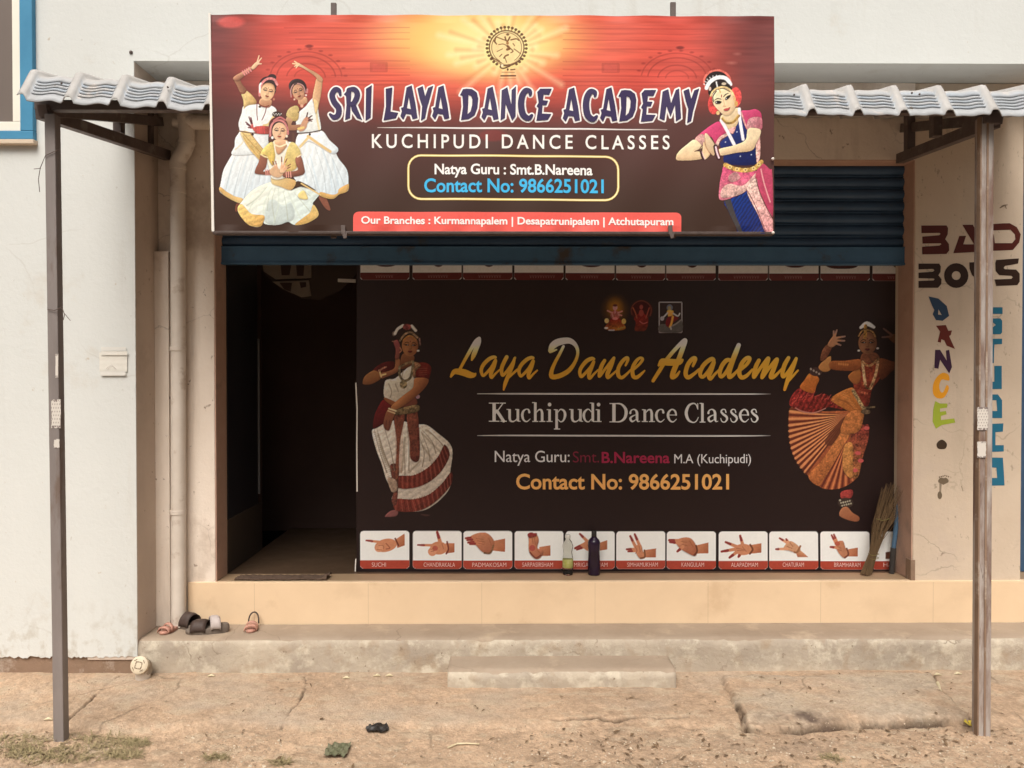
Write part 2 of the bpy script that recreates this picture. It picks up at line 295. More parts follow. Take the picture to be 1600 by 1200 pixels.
tag(grid_mesh('ground', np.stack([X, Y, Z], -1).reshape(-1, 3), len(ys), len(xs), col.reshape(-1, 3), M['ground']), kind='structure')
ZG = Z; GX, GY = xs, ys
def gz(x, y): return float(ZG[min(np.searchsorted(GY, y), len(GY)-1), min(np.searchsorted(GX, x), len(GX)-1)])
# ================================================================ the shop building
xl = px(212, WALL); xr = 2.9; XJ0, XJ1 = px(335, REC), px(1428, REC); SOF = pz(97, WALL); OPT = pz(248, REC)
XP1 = px(1597, REC)
shop = empty('shop_building', 'white limewashed shop building with a recessed doorway and painted pillar', 'building', (0, WALL, 0))
m = MB()
rag = np.random.RandomState(2); L_ = [(-9, .096)]+[(float(q), .096+float(rag.uniform(-.006, .007))) for q in np.arange(-3, xl-.01, .011)]+[(xl, .098), (xl, SOF), (9, SOF), (9, TOPZ), (-9, TOPZ)]; n_ = len(L_); vs = [(x, WALL, z) for x, z in L_]+[(x, WALL+1.2, z) for x, z in L_]; c_ = n_-4
m.add(vs, [tuple(range(c_+1))+(n_-1,), (c_, c_+1, c_+2, n_-1), (2*n_-1,)+tuple(range(n_, n_+c_+1))[::-1], (2*n_-1, n_+c_+2, n_+c_+1, n_+c_)]+[(i, i+n_, (i+1) % n_+n_, (i+1) % n_) for i in range(n_)])
m.build('facade_wall', M['white'], shop)
m = MB(); m.box((-9, WALL+.012, -.1), (xl-.006, WALL+1.1, .108)); m.build('plinth', M['plinth'], shop)
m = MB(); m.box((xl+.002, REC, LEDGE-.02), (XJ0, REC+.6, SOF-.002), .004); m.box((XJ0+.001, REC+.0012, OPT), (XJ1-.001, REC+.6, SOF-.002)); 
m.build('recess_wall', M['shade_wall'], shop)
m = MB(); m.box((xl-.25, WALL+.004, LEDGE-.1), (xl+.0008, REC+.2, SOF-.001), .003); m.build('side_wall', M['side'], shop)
m = MB(); m.box((px(247, REC), REC-.045, LEDGE), (px(270, REC), REC+.02, pz(395, REC)), .006); m.build('corner_casing', M['shade_wall'], shop)
m = MB(); m.box((XJ1, REC-.0008, FLOOR-.01), (XP1, REC+.6, SOF-.002), .006); pil = m.build('pillar', M['pillar'], shop)
m = MB(); m.box((XJ0-.02, REC+.004, FLOOR), (XJ0+.006, SHUT+.05, OPT-.0005), .002); m.build('door_jamb', M['pink'], shop)
m = MB(); m.box((XJ1-.006, REC+.004, FLOOR+.0005), (XJ1+.02, SHUT+.05, OPT-.0005), .002); m.build('door_jamb', M['pink'], shop)
m = MB(); m.box((XJ1-.012, REC-.004, FLOOR+.0003), (XJ1+.012, REC+.05, pz(876, REC)), .002); m.build('jamb_foot', M['plinth'], shop)
m = MB(); m.box((XJ0+.0065, REC+.003, OPT-.006), (XJ1-.0065, SHUT+.05, OPT+.02), .002); m.build('lintel_soffit', M['pink'], shop)
# next doorway at the right edge: dark shutter set back
m = MB(); m.box((XP1+.0005, REC+.18, FLOOR), (9, REC+.22, SOF-.003)); m.build('neighbour_shutter', M['navy'], shop)
# doorstep and floor
m = MB(); 
x = px(293, REC); k = 0
m.box((x, REC-.012, LEDGE-.06), (9, REC+.02, FLOOR), .004)
GROUT = mat('grout', (.46, .34, .22))
for i in range(9):
    xx = px(293, REC)+.35+i*.6
    m.box((xx, REC-.0124, LEDGE), (xx+.0012, REC-.0118, FLOOR-.006), mi=1)
m.build('doorstep', [M['tile'], GROUT], shop)
m = MB(); m.box((XJ0, REC+.021, FLOOR-.05), (9, REC+.16, FLOOR-.0005)); m.build('lit_threshold', mat('lit_threshold_tile', (.36, .25, .155), (.30, .205, .125), 5, .4), shop)  # front floor strip painted lighter in place of light at the doorway
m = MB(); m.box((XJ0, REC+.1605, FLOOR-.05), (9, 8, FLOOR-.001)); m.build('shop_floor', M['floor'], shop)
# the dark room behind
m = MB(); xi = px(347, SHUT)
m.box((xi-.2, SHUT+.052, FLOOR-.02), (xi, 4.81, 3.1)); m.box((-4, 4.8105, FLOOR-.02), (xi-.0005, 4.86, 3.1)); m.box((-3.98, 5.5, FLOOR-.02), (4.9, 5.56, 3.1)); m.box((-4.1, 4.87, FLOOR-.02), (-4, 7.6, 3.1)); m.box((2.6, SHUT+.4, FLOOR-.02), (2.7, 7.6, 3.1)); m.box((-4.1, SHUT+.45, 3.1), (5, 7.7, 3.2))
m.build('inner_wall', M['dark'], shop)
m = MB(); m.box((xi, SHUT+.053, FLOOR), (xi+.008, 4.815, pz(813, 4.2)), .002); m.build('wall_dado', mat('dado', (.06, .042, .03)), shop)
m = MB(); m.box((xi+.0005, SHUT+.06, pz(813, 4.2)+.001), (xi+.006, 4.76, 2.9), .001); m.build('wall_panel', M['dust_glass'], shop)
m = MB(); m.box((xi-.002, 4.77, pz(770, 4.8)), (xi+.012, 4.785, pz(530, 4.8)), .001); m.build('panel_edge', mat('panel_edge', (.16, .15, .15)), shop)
# window at the upper left
zb = pz(228, WALL); W1, W2, W3 = px(60, WALL), px(40, WALL), px(27, WALL)
m = MB(); m.box((W2+.001, WALL-.03, pz(209, WALL)), (W1, WALL+.004, 4.6), .004); m.box((-3.6, WALL-.0305, zb+.018), (W1+.0008, WALL+.004, pz(209, WALL)-.0004), .004); win = m.build('window', M['blue_trim'], shop)
m = MB(); m.box((-3.6, WALL-.036, zb-.004), (W1+.006, WALL+.004, zb+.017), .003); m.build('sill', M['pillar'], win)
m = MB(); m.box((W3, WALL-.02, pz(194, WALL)), (W2, WALL+.003, 4.6), .003); m.box((-3.6, WALL-.0205, pz(208.6, WALL)), (W2-.0005, WALL+.003, pz(194, WALL)-.0004), .003); m.build('frame', M['cream_frame'], win)
m = MB(); m.box((-3.6, WALL-.006, pz(193.6, WALL)), (W3-.0004, WALL+.002, 4.6)); m.build('pane', M['pane'], win)
# ================================================================ ledge and step
def rough_block(name, a, b, mats, label, cat, amp=.006, sub=.02, seed=3):
    bm = bmesh.new(); a, b = Vector(a), Vector(b); n = [max(1, int((b[i]-a[i])/sub)) for i in range(3)]
    n[0] = min(n[0], 260)
    def face(o, u, v, nu, nv, mi=0):
        g = [[bm.verts.new(o+u*(i/nu)+v*(j/nv)) for i in range(nu+1)] for j in range(nv+1)]
        for j in range(nv):
            for i in range(nu): bm.faces.new((g[j][i], g[j][i+1], g[j+1][i+1], g[j+1][i])).material_index = mi
    d = b-a; dx, dy, dz = Vector((d.x, 0, 0)), Vector((0, d.y, 0)), Vector((0, 0, d.z))
    face(a, dx, dz, n[0], n[2]); face(a+dz, dx, dy, n[0], n[1], 1); face(a+dy, dz, -dy, n[2], n[1]) ; face(a+dx, dy, dz, n[1], n[2])
    bmesh.ops.remove_doubles(bm, verts=bm.verts, dist=.0005); bmesh.ops.recalc_face_normals(bm, faces=bm.faces)
    bm.faces.ensure_lookup_table()
    if sum(f.normal.z*f.calc_area() for f in bm.faces) < 0: bmesh.ops.reverse_faces(bm, faces=bm.faces)
    P = np.array([v.co[:] for v in bm.verts])
    r1 = fbm(P[:, 0]+P[:, 1]*.7, P[:, 2]+P[:, 1], 5, seed, 4); r2 = fbm(P[:, 0]+P[:, 1]*.7, P[:, 2]+P[:, 1], 22, seed+7, 3)
    for v, q, s_ in zip(bm.verts, r1, r2):
        ef = 1-min(1, abs(v.co.y-a.y)/.03); et = 1-min(1, abs(v.co.z-b.z)/.03); e = ef*et      # worn front edge
        v.co.y += (-q*amp-s_*amp*.5)+e*(.010+.012*max(0, q)); v.co.z += (-e*(.008+.016*max(0, s_+q)))+s_*amp*.25*(1 if v.co.z > b.z-.02 else 0)
    mb = MB()
    bm.verts.index_update()
    mb.add([v.co for v in bm.verts], [[v.index for v in f.verts] for f in bm.faces], mi=0)
    mb.m = [f.material_index for f in bm.faces]; bm.free()
    return tag(mb.build(name, mats, None, True), label, cat)
rough_block('concrete_ledge', (xl+.001, WALL+.002, -.05), (3.6, REC-.014, LEDGE), [M['concrete'], M['top']], 'long worn concrete ledge with flaking pale front running below the tiled doorstep', 'ledge', .007, .018, 3)
rough_block('concrete_step', (px(699, 3.64), 3.63, -.05), (px(1057, 3.64), WALL+.012, .094), [M['concrete'], M['top']], 'low chipped concrete step on the dirt in front of the middle of the ledge', 'step', .006, .014, 23)
# ================================================================ rolling shutter
sh_ = empty('rolling_shutter', 'dark navy ribbed rolling shutter pulled half way up in the doorway', 'shutter', (0, SHUT, pz(413, SHUT)))
zt, zr, z0 = OPT+.01, pz(386, SHUT), pz(413, SHUT); x0, x1 = px(345, SHUT), px(1415, SHUT)
pr = []; z = zr; P_ = .0655
while z < zt:
    for dz, dy in ((0, .006), (.004, .0), (.012, -.008), (.028, -.013), (.044, -.008), (.052, .0), (.0545, .004), (.057, -.002), (.061, -.003), (.064, .004)): pr.append((z+dz, SHUT+dy))
    z += P_
m = MB(); n = len(pr); q_ = 90; gx_ = np.linspace(x0, x1, q_); vs = []
for i_, x in enumerate(gx_):
    for k_, (z, y) in enumerate(pr):
        s_ = int((z-zr)/P_); dent = .0035*math.sin(x*2.3+s_*1.7)*math.sin(x*5.1+s_)+.0035*math.exp(-((x-.9)/.09)**2-((z-1.95)/.05)**2)+.003*math.exp(-((x+.6)/.12)**2-((z-2.2)/.07)**2); vs.append((x, y+dent, z+.0012*math.sin(x*3.1+s_*2.2)))
m.add(vs, [(i_*n+k_, i_*n+k_+1, (i_+1)*n+k_+1, (i_+1)*n+k_)[::-1] for i_ in range(q_-1) for k_ in range(n-1)]); m.build('slat_curtain', M['navy'], sh_, 35)
m = MB(); m.box((x0, SHUT-.018, z0), (x1, SHUT+.012, zr-.001), .004); m.box((x0, SHUT-.026, z0-.004), (x1, SHUT+.016, z0+.006), .002); m.box((x0, SHUT-.022, zr-.006), (x1, SHUT+.013, zr), .002); m.build('bottom_rail', M['rail'], sh_)
# ---------------------------------------------------------------- print painter (numpy): the artwork of the two printed sheets
def catmull(pts, closed=True, n=5):
    P = np.array(pts, float); m = len(P); out = []
    rng = range(m) if closed else range(m - 1)
    for i in rng:
        if closed: a, b, c, d = P[i-1], P[i], P[(i+1) % m], P[(i+2) % m]
        else: a, b, c, d = P[max(i-1, 0)], P[i], P[i+1], P[min(i+2, m-1)]
        for k in range(n):
            t = k / n
            out.append(0.5*((2*b) + (c-a)*t + (2*a-5*b+4*c-d)*t*t + (-a+3*b-3*c+d)*t**3))
    if not closed: out.append(P[-1])
    return np.array(out)

class View:                                   # coordinates measured on an enlargement: origin and scale
    def __init__(s, ox, oy, k): s.ox, s.oy, s.k = ox, oy, k
    def __call__(s, pts):
        a = np.array(pts, float).copy()
        a[..., 0] = s.ox + a[..., 0]/s.k; a[..., 1] = s.oy + a[..., 1]/s.k
        if a.shape[-1] > 2: a[..., 2] = a[..., 2]/s.k
        return a
ID = View(0, 0, 1)

class Canvas:
    def __init__(s, x0, y0, x1, y1, R, seed=1):
        s.x0, s.y0, s.R = x0, y0, R
        s.w = int(round((x1-x0)*R))+1; s.h = int(round((y1-y0)*R))+1
        s.X = x0 + np.arange(s.w)/R; s.Y = y0 + np.arange(s.h)/R
        s.img = np.zeros((s.h, s.w, 3)); s.v = ID
        s.rng = np.random.RandomState(seed)
        s.noise = s.fbm(6, 1) ; s.fine = s.fbm(2.2, 1)
    def fbm(s, cell, ax=1):
        out = np.zeros((s.h, s.w)); amp = 1.; tot = 0
        for o in range(3):
            c = max(cell*s.R/(2**o), 1.0)
            gh, gw = int(s.h/c)+3, int(s.w/(c*ax))+3
            g = s.rng.rand(gh, gw)
            yy = np.arange(s.h)/c; xx = np.arange(s.w)/(c*ax)
            yi = yy.astype(int); xi = xx.astype(int); fy = (yy-yi)[:, None]; fx = (xx-xi)[None]
            fy = fy*fy*(3-2*fy); fx = fx*fx*(3-2*fx)
            a = g[yi][:, xi]; b = g[yi][:, xi+1]; c_ = g[yi+1][:, xi]; d = g[yi+1][:, xi+1]
            out += amp*((a*(1-fx)+b*fx)*(1-fy)+(c_*(1-fx)+d*fx)*fy); tot += amp; amp *= .55
        return out/tot - .5
    def box(s, P, pad):
        i0 = max(int((P[:, 0].min()-pad-s.x0)*s.R), 0); i1 = min(int((P[:, 0].max()+pad-s.x0)*s.R)+2, s.w)
        j0 = max(int((P[:, 1].min()-pad-s.y0)*s.R), 0); j1 = min(int((P[:, 1].max()+pad-s.y0)*s.R)+2, s.h)
        return i0, i1, j0, j1
    relief = None
    def volume(s, cov, vol, size):             # rounded form: soft light from the upper left inside the outline
        n = int(max(2, min(9, size*s.R*.16))); h, w = cov.shape; a = np.pad(cov, n+1); 
        for _ in range(2):
            for ax in (0, 1):
                c_ = np.cumsum(np.insert(a, 0, 0, ax), ax); k = n
                lo = np.clip(np.arange(a.shape[ax])-k//2, 0, a.shape[ax]); hi = np.clip(np.arange(a.shape[ax])+k//2+1, 0, a.shape[ax])
                a = (np.take(c_, hi, ax)-np.take(c_, lo, ax))/(k+1)
        gy, gx = np.gradient(a); gx, gy = gx*n, gy*n
        f = 1+vol*np.clip(.55*gx+.75*gy, -.9, .7)-vol*.55*(1-a)
        return f[n+1:n+1+h, n+1:n+1+w]
    def comp(s, b, cov, col, col2=None, axis=None, nz=0, fold=None, alpha=1.):
        i0, i1, j0, j1 = b
        c = np.array(col, float)[None, None, :]*np.ones((j1-j0, i1-i0, 1))
        X = s.X[i0:i1][None, :]; Y = s.Y[j0:j1][:, None]
        if col2 is not None:
            (ax, ay), (bx, by) = s.v(np.array(axis, float)) if axis is not None else ((0, s.Y[j0]), (0, s.Y[j1-1]))
            d = (bx-ax)**2+(by-ay)**2+1e-9
            t = np.clip(((X-ax)*(bx-ax)+(Y-ay)*(by-ay))/d, 0, 1)[..., None]
            c = c*(1-t)+np.array(col2, float)*t
        if fold:
            ang, per, amp = fold; a = math.radians(ang)
            ph = (X*math.cos(a)+Y*math.sin(a))/per*6.283 + 5*s.noise[j0:j1, i0:i1]
            c = c*(1+amp*np.sin(ph)[..., None])
        if s.relief is not None: c = c*s.relief[..., None]; s.relief = None
        if nz: c = c*(1+nz*2*(s.noise[j0:j1, i0:i1]+s.fine[j0:j1, i0:i1])[..., None])
        cov = (cov*alpha)[..., None]
        s.img[j0:j1, i0:i1] = s.img[j0:j1, i0:i1]*(1-cov)+c*cov
    def poly(s, pts, col, col2=None, axis=None, smooth=True, nz=.05, fold=None, alpha=1., soft=0, vol=.26):
        P = s.v(pts)
        if smooth: P = catmull(P)
        b = s.box(P, 1); i0, i1, j0, j1 = b
        if i1 <= i0 or j1 <= j0: return
        S = 3; off = (np.arange(S)+.5)/S-.5
        xs = (s.X[i0:i1][:, None]+off[None]/s.R).ravel(); ys = (s.Y[j0:j1][:, None]+off[None]/s.R).ravel()
        ins = np.zeros((len(ys), len(xs)), bool)
        Q = np.roll(P, -1, 0)
        for (ax, ay), (bx, by) in zip(P, Q):
            if ay == by: continue
            lo, hi = min(ay, by), max(ay, by)
            r = np.where((ys >= lo) & (ys < hi))[0]
            if len(r) == 0: continue
            xc = ax+(ys[r]-ay)*(bx-ax)/(by-ay)
            ins[r] ^= xs[None, :] > xc[:, None]
        cov = ins.reshape(j1-j0, S, i1-i0, S).mean((1, 3))
        s.relief = None
        if smooth and vol and s.v is not ID and cov.size > 60:      # a little contact shade on what lies behind
            a = np.pad(cov, 3)
            for _ in range(2): a = .2*(a+np.roll(a, 1, 0)+np.roll(a, -1, 0)+np.roll(a, 1, 1)+np.roll(a, -1, 1))
            a = np.roll(a, 1, 0)[3:-3, 3:-3]; s.comp(b, a, (48, 28, 22), alpha=.42*alpha)
        if smooth and vol: s.relief = s.volume(cov, vol*min(1, .35+12/(1+min(P[:, 0].max()-P[:, 0].min(), P[:, 1].max()-P[:, 1].min()))), min(P[:, 0].max()-P[:, 0].min(), P[:, 1].max()-P[:, 1].min()))
        s.comp(b, cov, col, col2, axis, nz, fold, alpha)
    def stroke(s, pts, w, col, closed=False, smooth=True, nz=0.03, alpha=1., soft=0., col2=None, axis=None):
        a = np.array(pts, float)
        if a.shape[1] == 2: a = np.c_[a, np.full(len(a), float(w))]
        P = s.v(a)
        if smooth and len(P) > 2: P = catmull(P, closed, 5)
        if closed: P = np.vstack([P, P[:1]])
        b = s.box(P, P[:, 2].max()/2+1.5+soft); i0, i1, j0, j1 = b
        if i1 <= i0 or j1 <= j0: return
        X = s.X[i0:i1][None, :]; Y = s.Y[j0:j1][:, None]
        best = np.full((j1-j0, i1-i0), 1e9)
        for p, q in zip(P[:-1], P[1:]):
            d = q[:2]-p[:2]; L = d@d+1e-12
            t = np.clip(((X-p[0])*d[0]+(Y-p[1])*d[1])/L, 0, 1)
            best = np.minimum(best, np.hypot(X-p[0]-t*d[0], Y-p[1]-t*d[1])-(p[2]+t*(q[2]-p[2]))/2)
        e = max(.6/s.R, soft)
        s.comp(b, np.clip(.5-best/(2*e), 0, 1), col, col2, axis, nz, None, alpha)
    def ell(s, cx, cy, rx, ry, col, rot=0, nz=.04, alpha=1., soft=0., col2=None, axis=None):
        c = s.v(np.array([[cx, cy]])); k = s.v.k; cx, cy = c[0]; rx /= k; ry /= k
        r = max(rx, ry); b = s.box(np.array([[cx-r, cy-r], [cx+r, cy+r]]), 1+soft); i0, i1, j0, j1 = b
        if i1 <= i0 or j1 <= j0: return
        X = s.X[i0:i1][None, :]-cx; Y = s.Y[j0:j1][:, None]-cy; a = math.radians(rot)
        u = X*math.cos(a)+Y*math.sin(a); v = -X*math.sin(a)+Y*math.cos(a)
        d = (np.sqrt((u/rx)**2+(v/ry)**2)-1)*min(rx, ry)
        e = max(.6/s.R, soft)
        s.comp(b, np.clip(.5-d/(2*e), 0, 1), col, col2, axis, nz, None, alpha)
    def rrect(s, x0, y0, x1, y1, r, col, bot=True, **k):
        pts = []
        for cx, cy, a0, rr in ((x1-r, y0+r, -90, r), (x1-r, y1-r, 0, r if bot else 0), (x0+r, y1-r, 90, r if bot else 0), (x0+r, y0+r, 180, r)):
            if rr == 0: pts.append((x1 if a0 == 0 else x0, y1)); continue
            for q in range(6):
                t = math.radians(a0+q*18); pts.append((cx+r*math.cos(t), cy+r*math.sin(t)))
        s.poly(pts, col, smooth=False, **k)

def face(c, cx, cy, k, skin, dark, lip, tilt=0, fw=1., brow=1):
    "eyes, brows, nose and mouth; k = half height of the face"
    a = math.radians(tilt); ca, sa = math.cos(a), math.sin(a)
    def q(u, v): return (cx+(u*ca-v*sa)*k*fw, cy+(u*sa+v*ca)*k)
    sh = tuple(x*.78 for x in skin); hi = tuple(min(255, x*1.08+6) for x in skin)
    c.ell(*q(.12, -.55), .35*k, .2*k, hi, tilt, alpha=.6, soft=.15*k/c.v.k)
    for s_ in (-1, 1):
        c.ell(*q(.45*s_, .35), .22*k, .2*k, hi, alpha=.45, soft=.12*k/c.v.k)
        c.stroke([q(.2*s_, -.32), q(.42*s_, -.42), q(.66*s_, -.3)], .07*k, dark, alpha=.85*brow)
        c.ell(*q(.42*s_, -.12), .2*k, .085*k, dark, tilt, alpha=.9)
        c.ell(*q(.34*s_, -.12), .05*k, .05*k, (225, 215, 200), alpha=.4)
        c.stroke([q(.6*s_, -.12), q(.78*s_, -.2)], .06*k, dark, alpha=.8)
    c.stroke([q(.1, -.1), q(.14, .2), q(.02, .3)], .09*k, sh, alpha=.8)
    c.ell(*q(0, .3), .14*k, .05*k, sh)
    c.poly([q(-.28, .52), q(-.08, .46), q(0, .49), q(.08, .46), q(.28, .52), q(.1, .66), q(-.1, .66)], lip)
    c.ell(*q(0, .84), .2*k, .06*k, sh, alpha=.5)
    c.ell(*q(0, -.5), .045*k, .06*k, lip, alpha=.8)

def finger(c, a, b, w, skin, tip, cut=.6):
    (x0, y0), (x1, y1) = a, b
    c.stroke([(x0, y0, w*1.15), ((x0+x1)/2, (y0+y1)/2, w), (x1, y1, w*.7)], w, skin)
    c.stroke([(x0+(x1-x0)*cut, y0+(y1-y0)*cut, w*.9), (x1, y1, w*.65)], w, tip)

# ---- title lettering outlines (traced); used for the pale outline in the print and for the letter meshes
TV = View(505, 120, 5.333); TO = 1573
def sh(p, dx, dy): return [(x+dx, y+dy) + tuple(r) for x, y, *r in p]
gA = [(695, 92), (738, 75), (770, 230), (787, 348), (745, 358), (733, 318), (690, 312), (668, 362), (643, 330), (655, 290), (648, 262), (668, 255)]
gAh = [(714, 172), (698, 264), (730, 272)]
gY = [(785, 100), (830, 80), (850, 165), (875, 95), (917, 78), (885, 200), (865, 270), (850, 350), (815, 370), (825, 250), (805, 190)]
gD = [(1140, 155), (1165, 105), (1195, 100), (1240, 103), (1280, 130), (1292, 180), (1285, 260), (1262, 320), (1215, 352), (1148, 362), (1165, 250), (1160, 160)]
gDh = [(1210, 152), (1232, 160), (1243, 190), (1240, 240), (1226, 290), (1203, 312), (1208, 230)]
gE = [(210, 128), (235, 100), (332, 98), (310, 150), (264, 148), (258, 195), (302, 198), (286, 237), (255, 235), (250, 305), (328, 308), (300, 357), (203, 366), (220, 260), (205, 245), (222, 215)]
gC = [(152, 150, 26), (150, 122, 34), (115, 116, 46), (86, 160, 52), (76, 235, 54), (92, 315, 54), (135, 346, 44), (165, 322, 24)]
T_POLY = [[(358, 105), (407, 75), (396, 345), (353, 372)],
          [(522, 105), (577, 93), (562, 292), (627, 303), (605, 347), (503, 367), (523, 250)],
          [(172, 150), (192, 128), (195, 105), (238, 92), (230, 240), (226, 350), (183, 367), (195, 240), (190, 165)],
          [(228, 232), (268, 226), (327, 367), (283, 350), (240, 290)],
          gA, gY, sh(gA, 265, 0), gD, sh(gA, 675, 5),
          [(1487, 112), (1535, 85), (1567, 230), (1570, 110), (1607, 78), (1603, 332), (1575, 370), (1520, 230), (1515, 345), (1478, 367)],
          sh(gE, TO, 0), sh(gA, TO-220, 12), sh(gA, TO+90, 12), sh(gD, TO-255, 8), sh(gE, TO+870, 6),
          sh([(1255, 118), (1303, 98), (1325, 215), (1365, 105), (1392, 93), (1402, 230), (1408, 342), (1365, 370), (1357, 230), (1320, 332), (1287, 240), (1270, 362), (1228, 345)], TO, 0),
          sh(gY, TO+643, 14)]
T_HOLE = [gAh, sh(gAh, 265, 0), gDh, sh(gAh, 675, 5), sh(gAh, TO-220, 12), sh(gAh, TO+90, 12), sh(gDh, TO-255, 8)]
T_STROKE = [[(143, 155, 22), (132, 118, 36), (100, 112, 46), (74, 155, 48), (92, 215, 50), (130, 268, 50), (124, 325, 48), (90, 343, 42), (58, 318, 22)],
            [(215, 112, 36), (262, 112, 44), (286, 155, 48), (262, 218, 44), (226, 236, 30)],
            sh(gC, TO, 0), sh(gC, TO+540, 8)]

def paint_sign(R):
    c = Canvas(328, 24, 1210, 364, R, 3)
    X = c.X[None, :]; Y = c.Y[:, None]
    def mix(a, b, t): return a*(1-t[..., None])+np.array(b, float)*t[..., None]
    def sm(a, b, x): t = np.clip((x-a)/(b-a), 0, 1); return t*t*(3-2*t)
    red = np.ones((c.h, c.w, 3))*np.array((214, 84, 68.))
    red = mix(red, (120, 62, 58), np.maximum(1-sm(330, 455, X), sm(1060, 1190, X))*np.ones_like(Y))
    red = mix(red, (172, 66, 58), sm(118, 175, Y)*np.ones_like(X)*.9)
    d = np.hypot((X-750)/200, (Y-60)/78)
    red = mix(red, (238, 118, 82), np.clip(1.5-d, 0, 1)*.9)
    red = mix(red, (255, 204, 112), sm(1.05, .42, d)*.95)
    d2 = np.hypot((X-770)/110, (Y-70)/60)
    red = mix(red, (254, 226, 148), sm(1.15, .25, d2))
    # carved stone bands behind the glow
    band = c.fbm(5, 14)
    red *= (1-.11*(np.clip(band*2, -1, 1))*sm(.3, 1.2, d))[..., None]
    dark = np.ones((c.h, c.w, 3))*np.array((92, 58, 52.))
    dark = mix(dark, (66, 46, 36), sm(190, 350, Y)*np.ones_like(X))
    t = sm(125, 205, Y+18*np.abs((X-770)/440)**2*2.2-14)
    c.img = red*(1-t[..., None])+dark*t[..., None]
    for yy, a in ((44, .25), (52, .2), (62, .25), (76, .2), (96, .22), (108, .2), (118, .3), (127, .35), (133, .25)):
        for x0, x1 in ((400+yy, 640), (880, 1150-yy//2)):
            c.stroke([(x0, yy, 1.6), ((x0+x1)/2, yy+.5, 2), (x1, yy, 1.2)], 2, (130, 42, 38), alpha=a, soft=.8)
    for cx in (478, 1058):
        for r, a in ((62, .5), (56, .35), (46, .4), (30, .4), (18, .3)):
            pts = [(cx+r*math.cos(math.radians(q)), 122-r*.72*math.sin(math.radians(q))) for q in range(4, 180, 8)]
            if r == 62:
                for p in pts[::2]: c.ell(p[0], p[1], 3.2, 1.6, (120, 36, 34), alpha=.4, soft=.8)
            else: c.stroke(pts, 2, (125, 40, 36), alpha=a, soft=.8)
        c.ell(cx+5, 73, 6, 2.5, (90, 28, 28), alpha=.6, soft=.8)
        c.rrect(cx+(100 if cx < 700 else -118), 98, cx+(128 if cx < 700 else -90), 114, 2, (120, 40, 36), alpha=.22)
        c.rrect(cx+(104 if cx < 700 else -114), 101, cx+(124 if cx < 700 else -94), 112, 1, (225, 95, 80), alpha=.3)
    for x, y, rx, ry, col, a in ((361, 36, 21, 9, (235, 95, 85), .65), (770, 212, 22, 9, (150, 50, 45), .5), (1143, 97, 6, 2, (230, 150, 130), .4), (1152, 83, 4, 1.6, (230, 150, 130), .4)):
        c.ell(x, y, rx, ry, col, alpha=a, soft=2)
    # rays
    for i in range(26):
        an = i*6.283/26+.1+.08*math.sin(i*7.); L = 52+22*math.sin(i*3.7); ca, sa = math.cos(an), math.sin(an)*.78
        c.stroke([(792+36*ca, 80+36*sa, 3), (792+L*1.5*ca, 80+L*1.5*sa, 9)], 5, (255, 238, 185), alpha=.42, soft=4)
        an += .12; ca, sa = math.cos(an), math.sin(an)*.78
        c.stroke([(792+38*ca, 80+38*sa, 2), (792+L*1.3*ca, 80+L*1.3*sa, 6)], 5, (215, 125, 75), alpha=.32, soft=3)
    c.v = View(740, 30, 12.)
    # emblem: ring of flames, figure strokes, pedestal
    c.ell(625, 540, 330, 330, (255, 214, 150), alpha=.9, soft=1.2)
    br = (95, 58, 28)
    for i in range(28):
        an = math.radians(120+i*300/27); 
        c.ell(620+370*math.cos(an), 515+370*math.sin(an)*1.0, 27, 25, br, alpha=.9)
        c.stroke([(620+345*math.cos(an), 515+345*math.sin(an)), (620+325*math.cos(an), 515+325*math.sin(an))], 14, br, alpha=.8)
    c.stroke([(620+325*math.cos(math.radians(a)), 525+315*math.sin(math.radians(a))) for a in range(128, 413, 12)], 24, br, alpha=.85)
    c.stroke([(620+280*math.cos(math.radians(a)), 525+280*math.sin(math.radians(a))) for a in range(118, 423, 12)], 14, br, alpha=.7)
    c.stroke([(340, 720), (480, 800), (560, 850), (680, 850), (780, 810), (890, 730)], 46, br, alpha=.85)
    c.stroke([(380, 740), (490, 815), (620, 835), (760, 800), (860, 740)], 10, (245, 205, 140))
    for p, w in (([(420, 330), (400, 410), (430, 460)], 24), ([(430, 330), (540, 370), (600, 390)], 20), ([(590, 330), (610, 390), (640, 400), (680, 330)], 30), ([(700, 380), (800, 360), (850, 390)], 26),
                 ([(470, 470), (560, 460), (640, 500)], 16), ([(640, 500), (670, 540), (630, 560)], 46), ([(690, 540), (740, 590), (700, 620)], 22), ([(760, 550), (830, 600), (880, 640)], 18),
                 ([(650, 660), (600, 680), (570, 720)], 30), ([(590, 720), (620, 800)], 16), ([(440, 600), (540, 550)], 14), ([(740, 450), (770, 490)], 18), ([(490, 690), (530, 650)], 18), ([(380, 400), (410, 440)], 26)):
        c.stroke(p, w, (110, 66, 30), alpha=.85)
    c.ell(640, 280, 30, 22, br, alpha=.8); c.ell(636, 440, 26, 30, (150, 95, 45), alpha=.8)
    c.stroke([(520, 850), (500, 890), (560, 915), (680, 870)], 26, br); c.ell(535, 860, 24, 26, (250, 225, 180))
    c.ell(640, 935, 18, 24, br); c.stroke([(700, 940), (770, 935)], 26, br, alpha=.8); c.stroke([(530, 985), (770, 990)], 12, br, alpha=.6)
    c.stroke([(515, 1055), (785, 1055)], 26, (88, 48, 20)); c.stroke([(490, 1110), (790, 1110)], 8, br, alpha=.5)
    # ---- group of three dancers
    W = (250, 246, 234); WS = (222, 231, 230); G = (236, 206, 138); GB = (214, 168, 100); SK = (222, 172, 128); SKD = (176, 118, 86); DK = (58, 38, 36)
    c.v = View(330, 70, 4.)
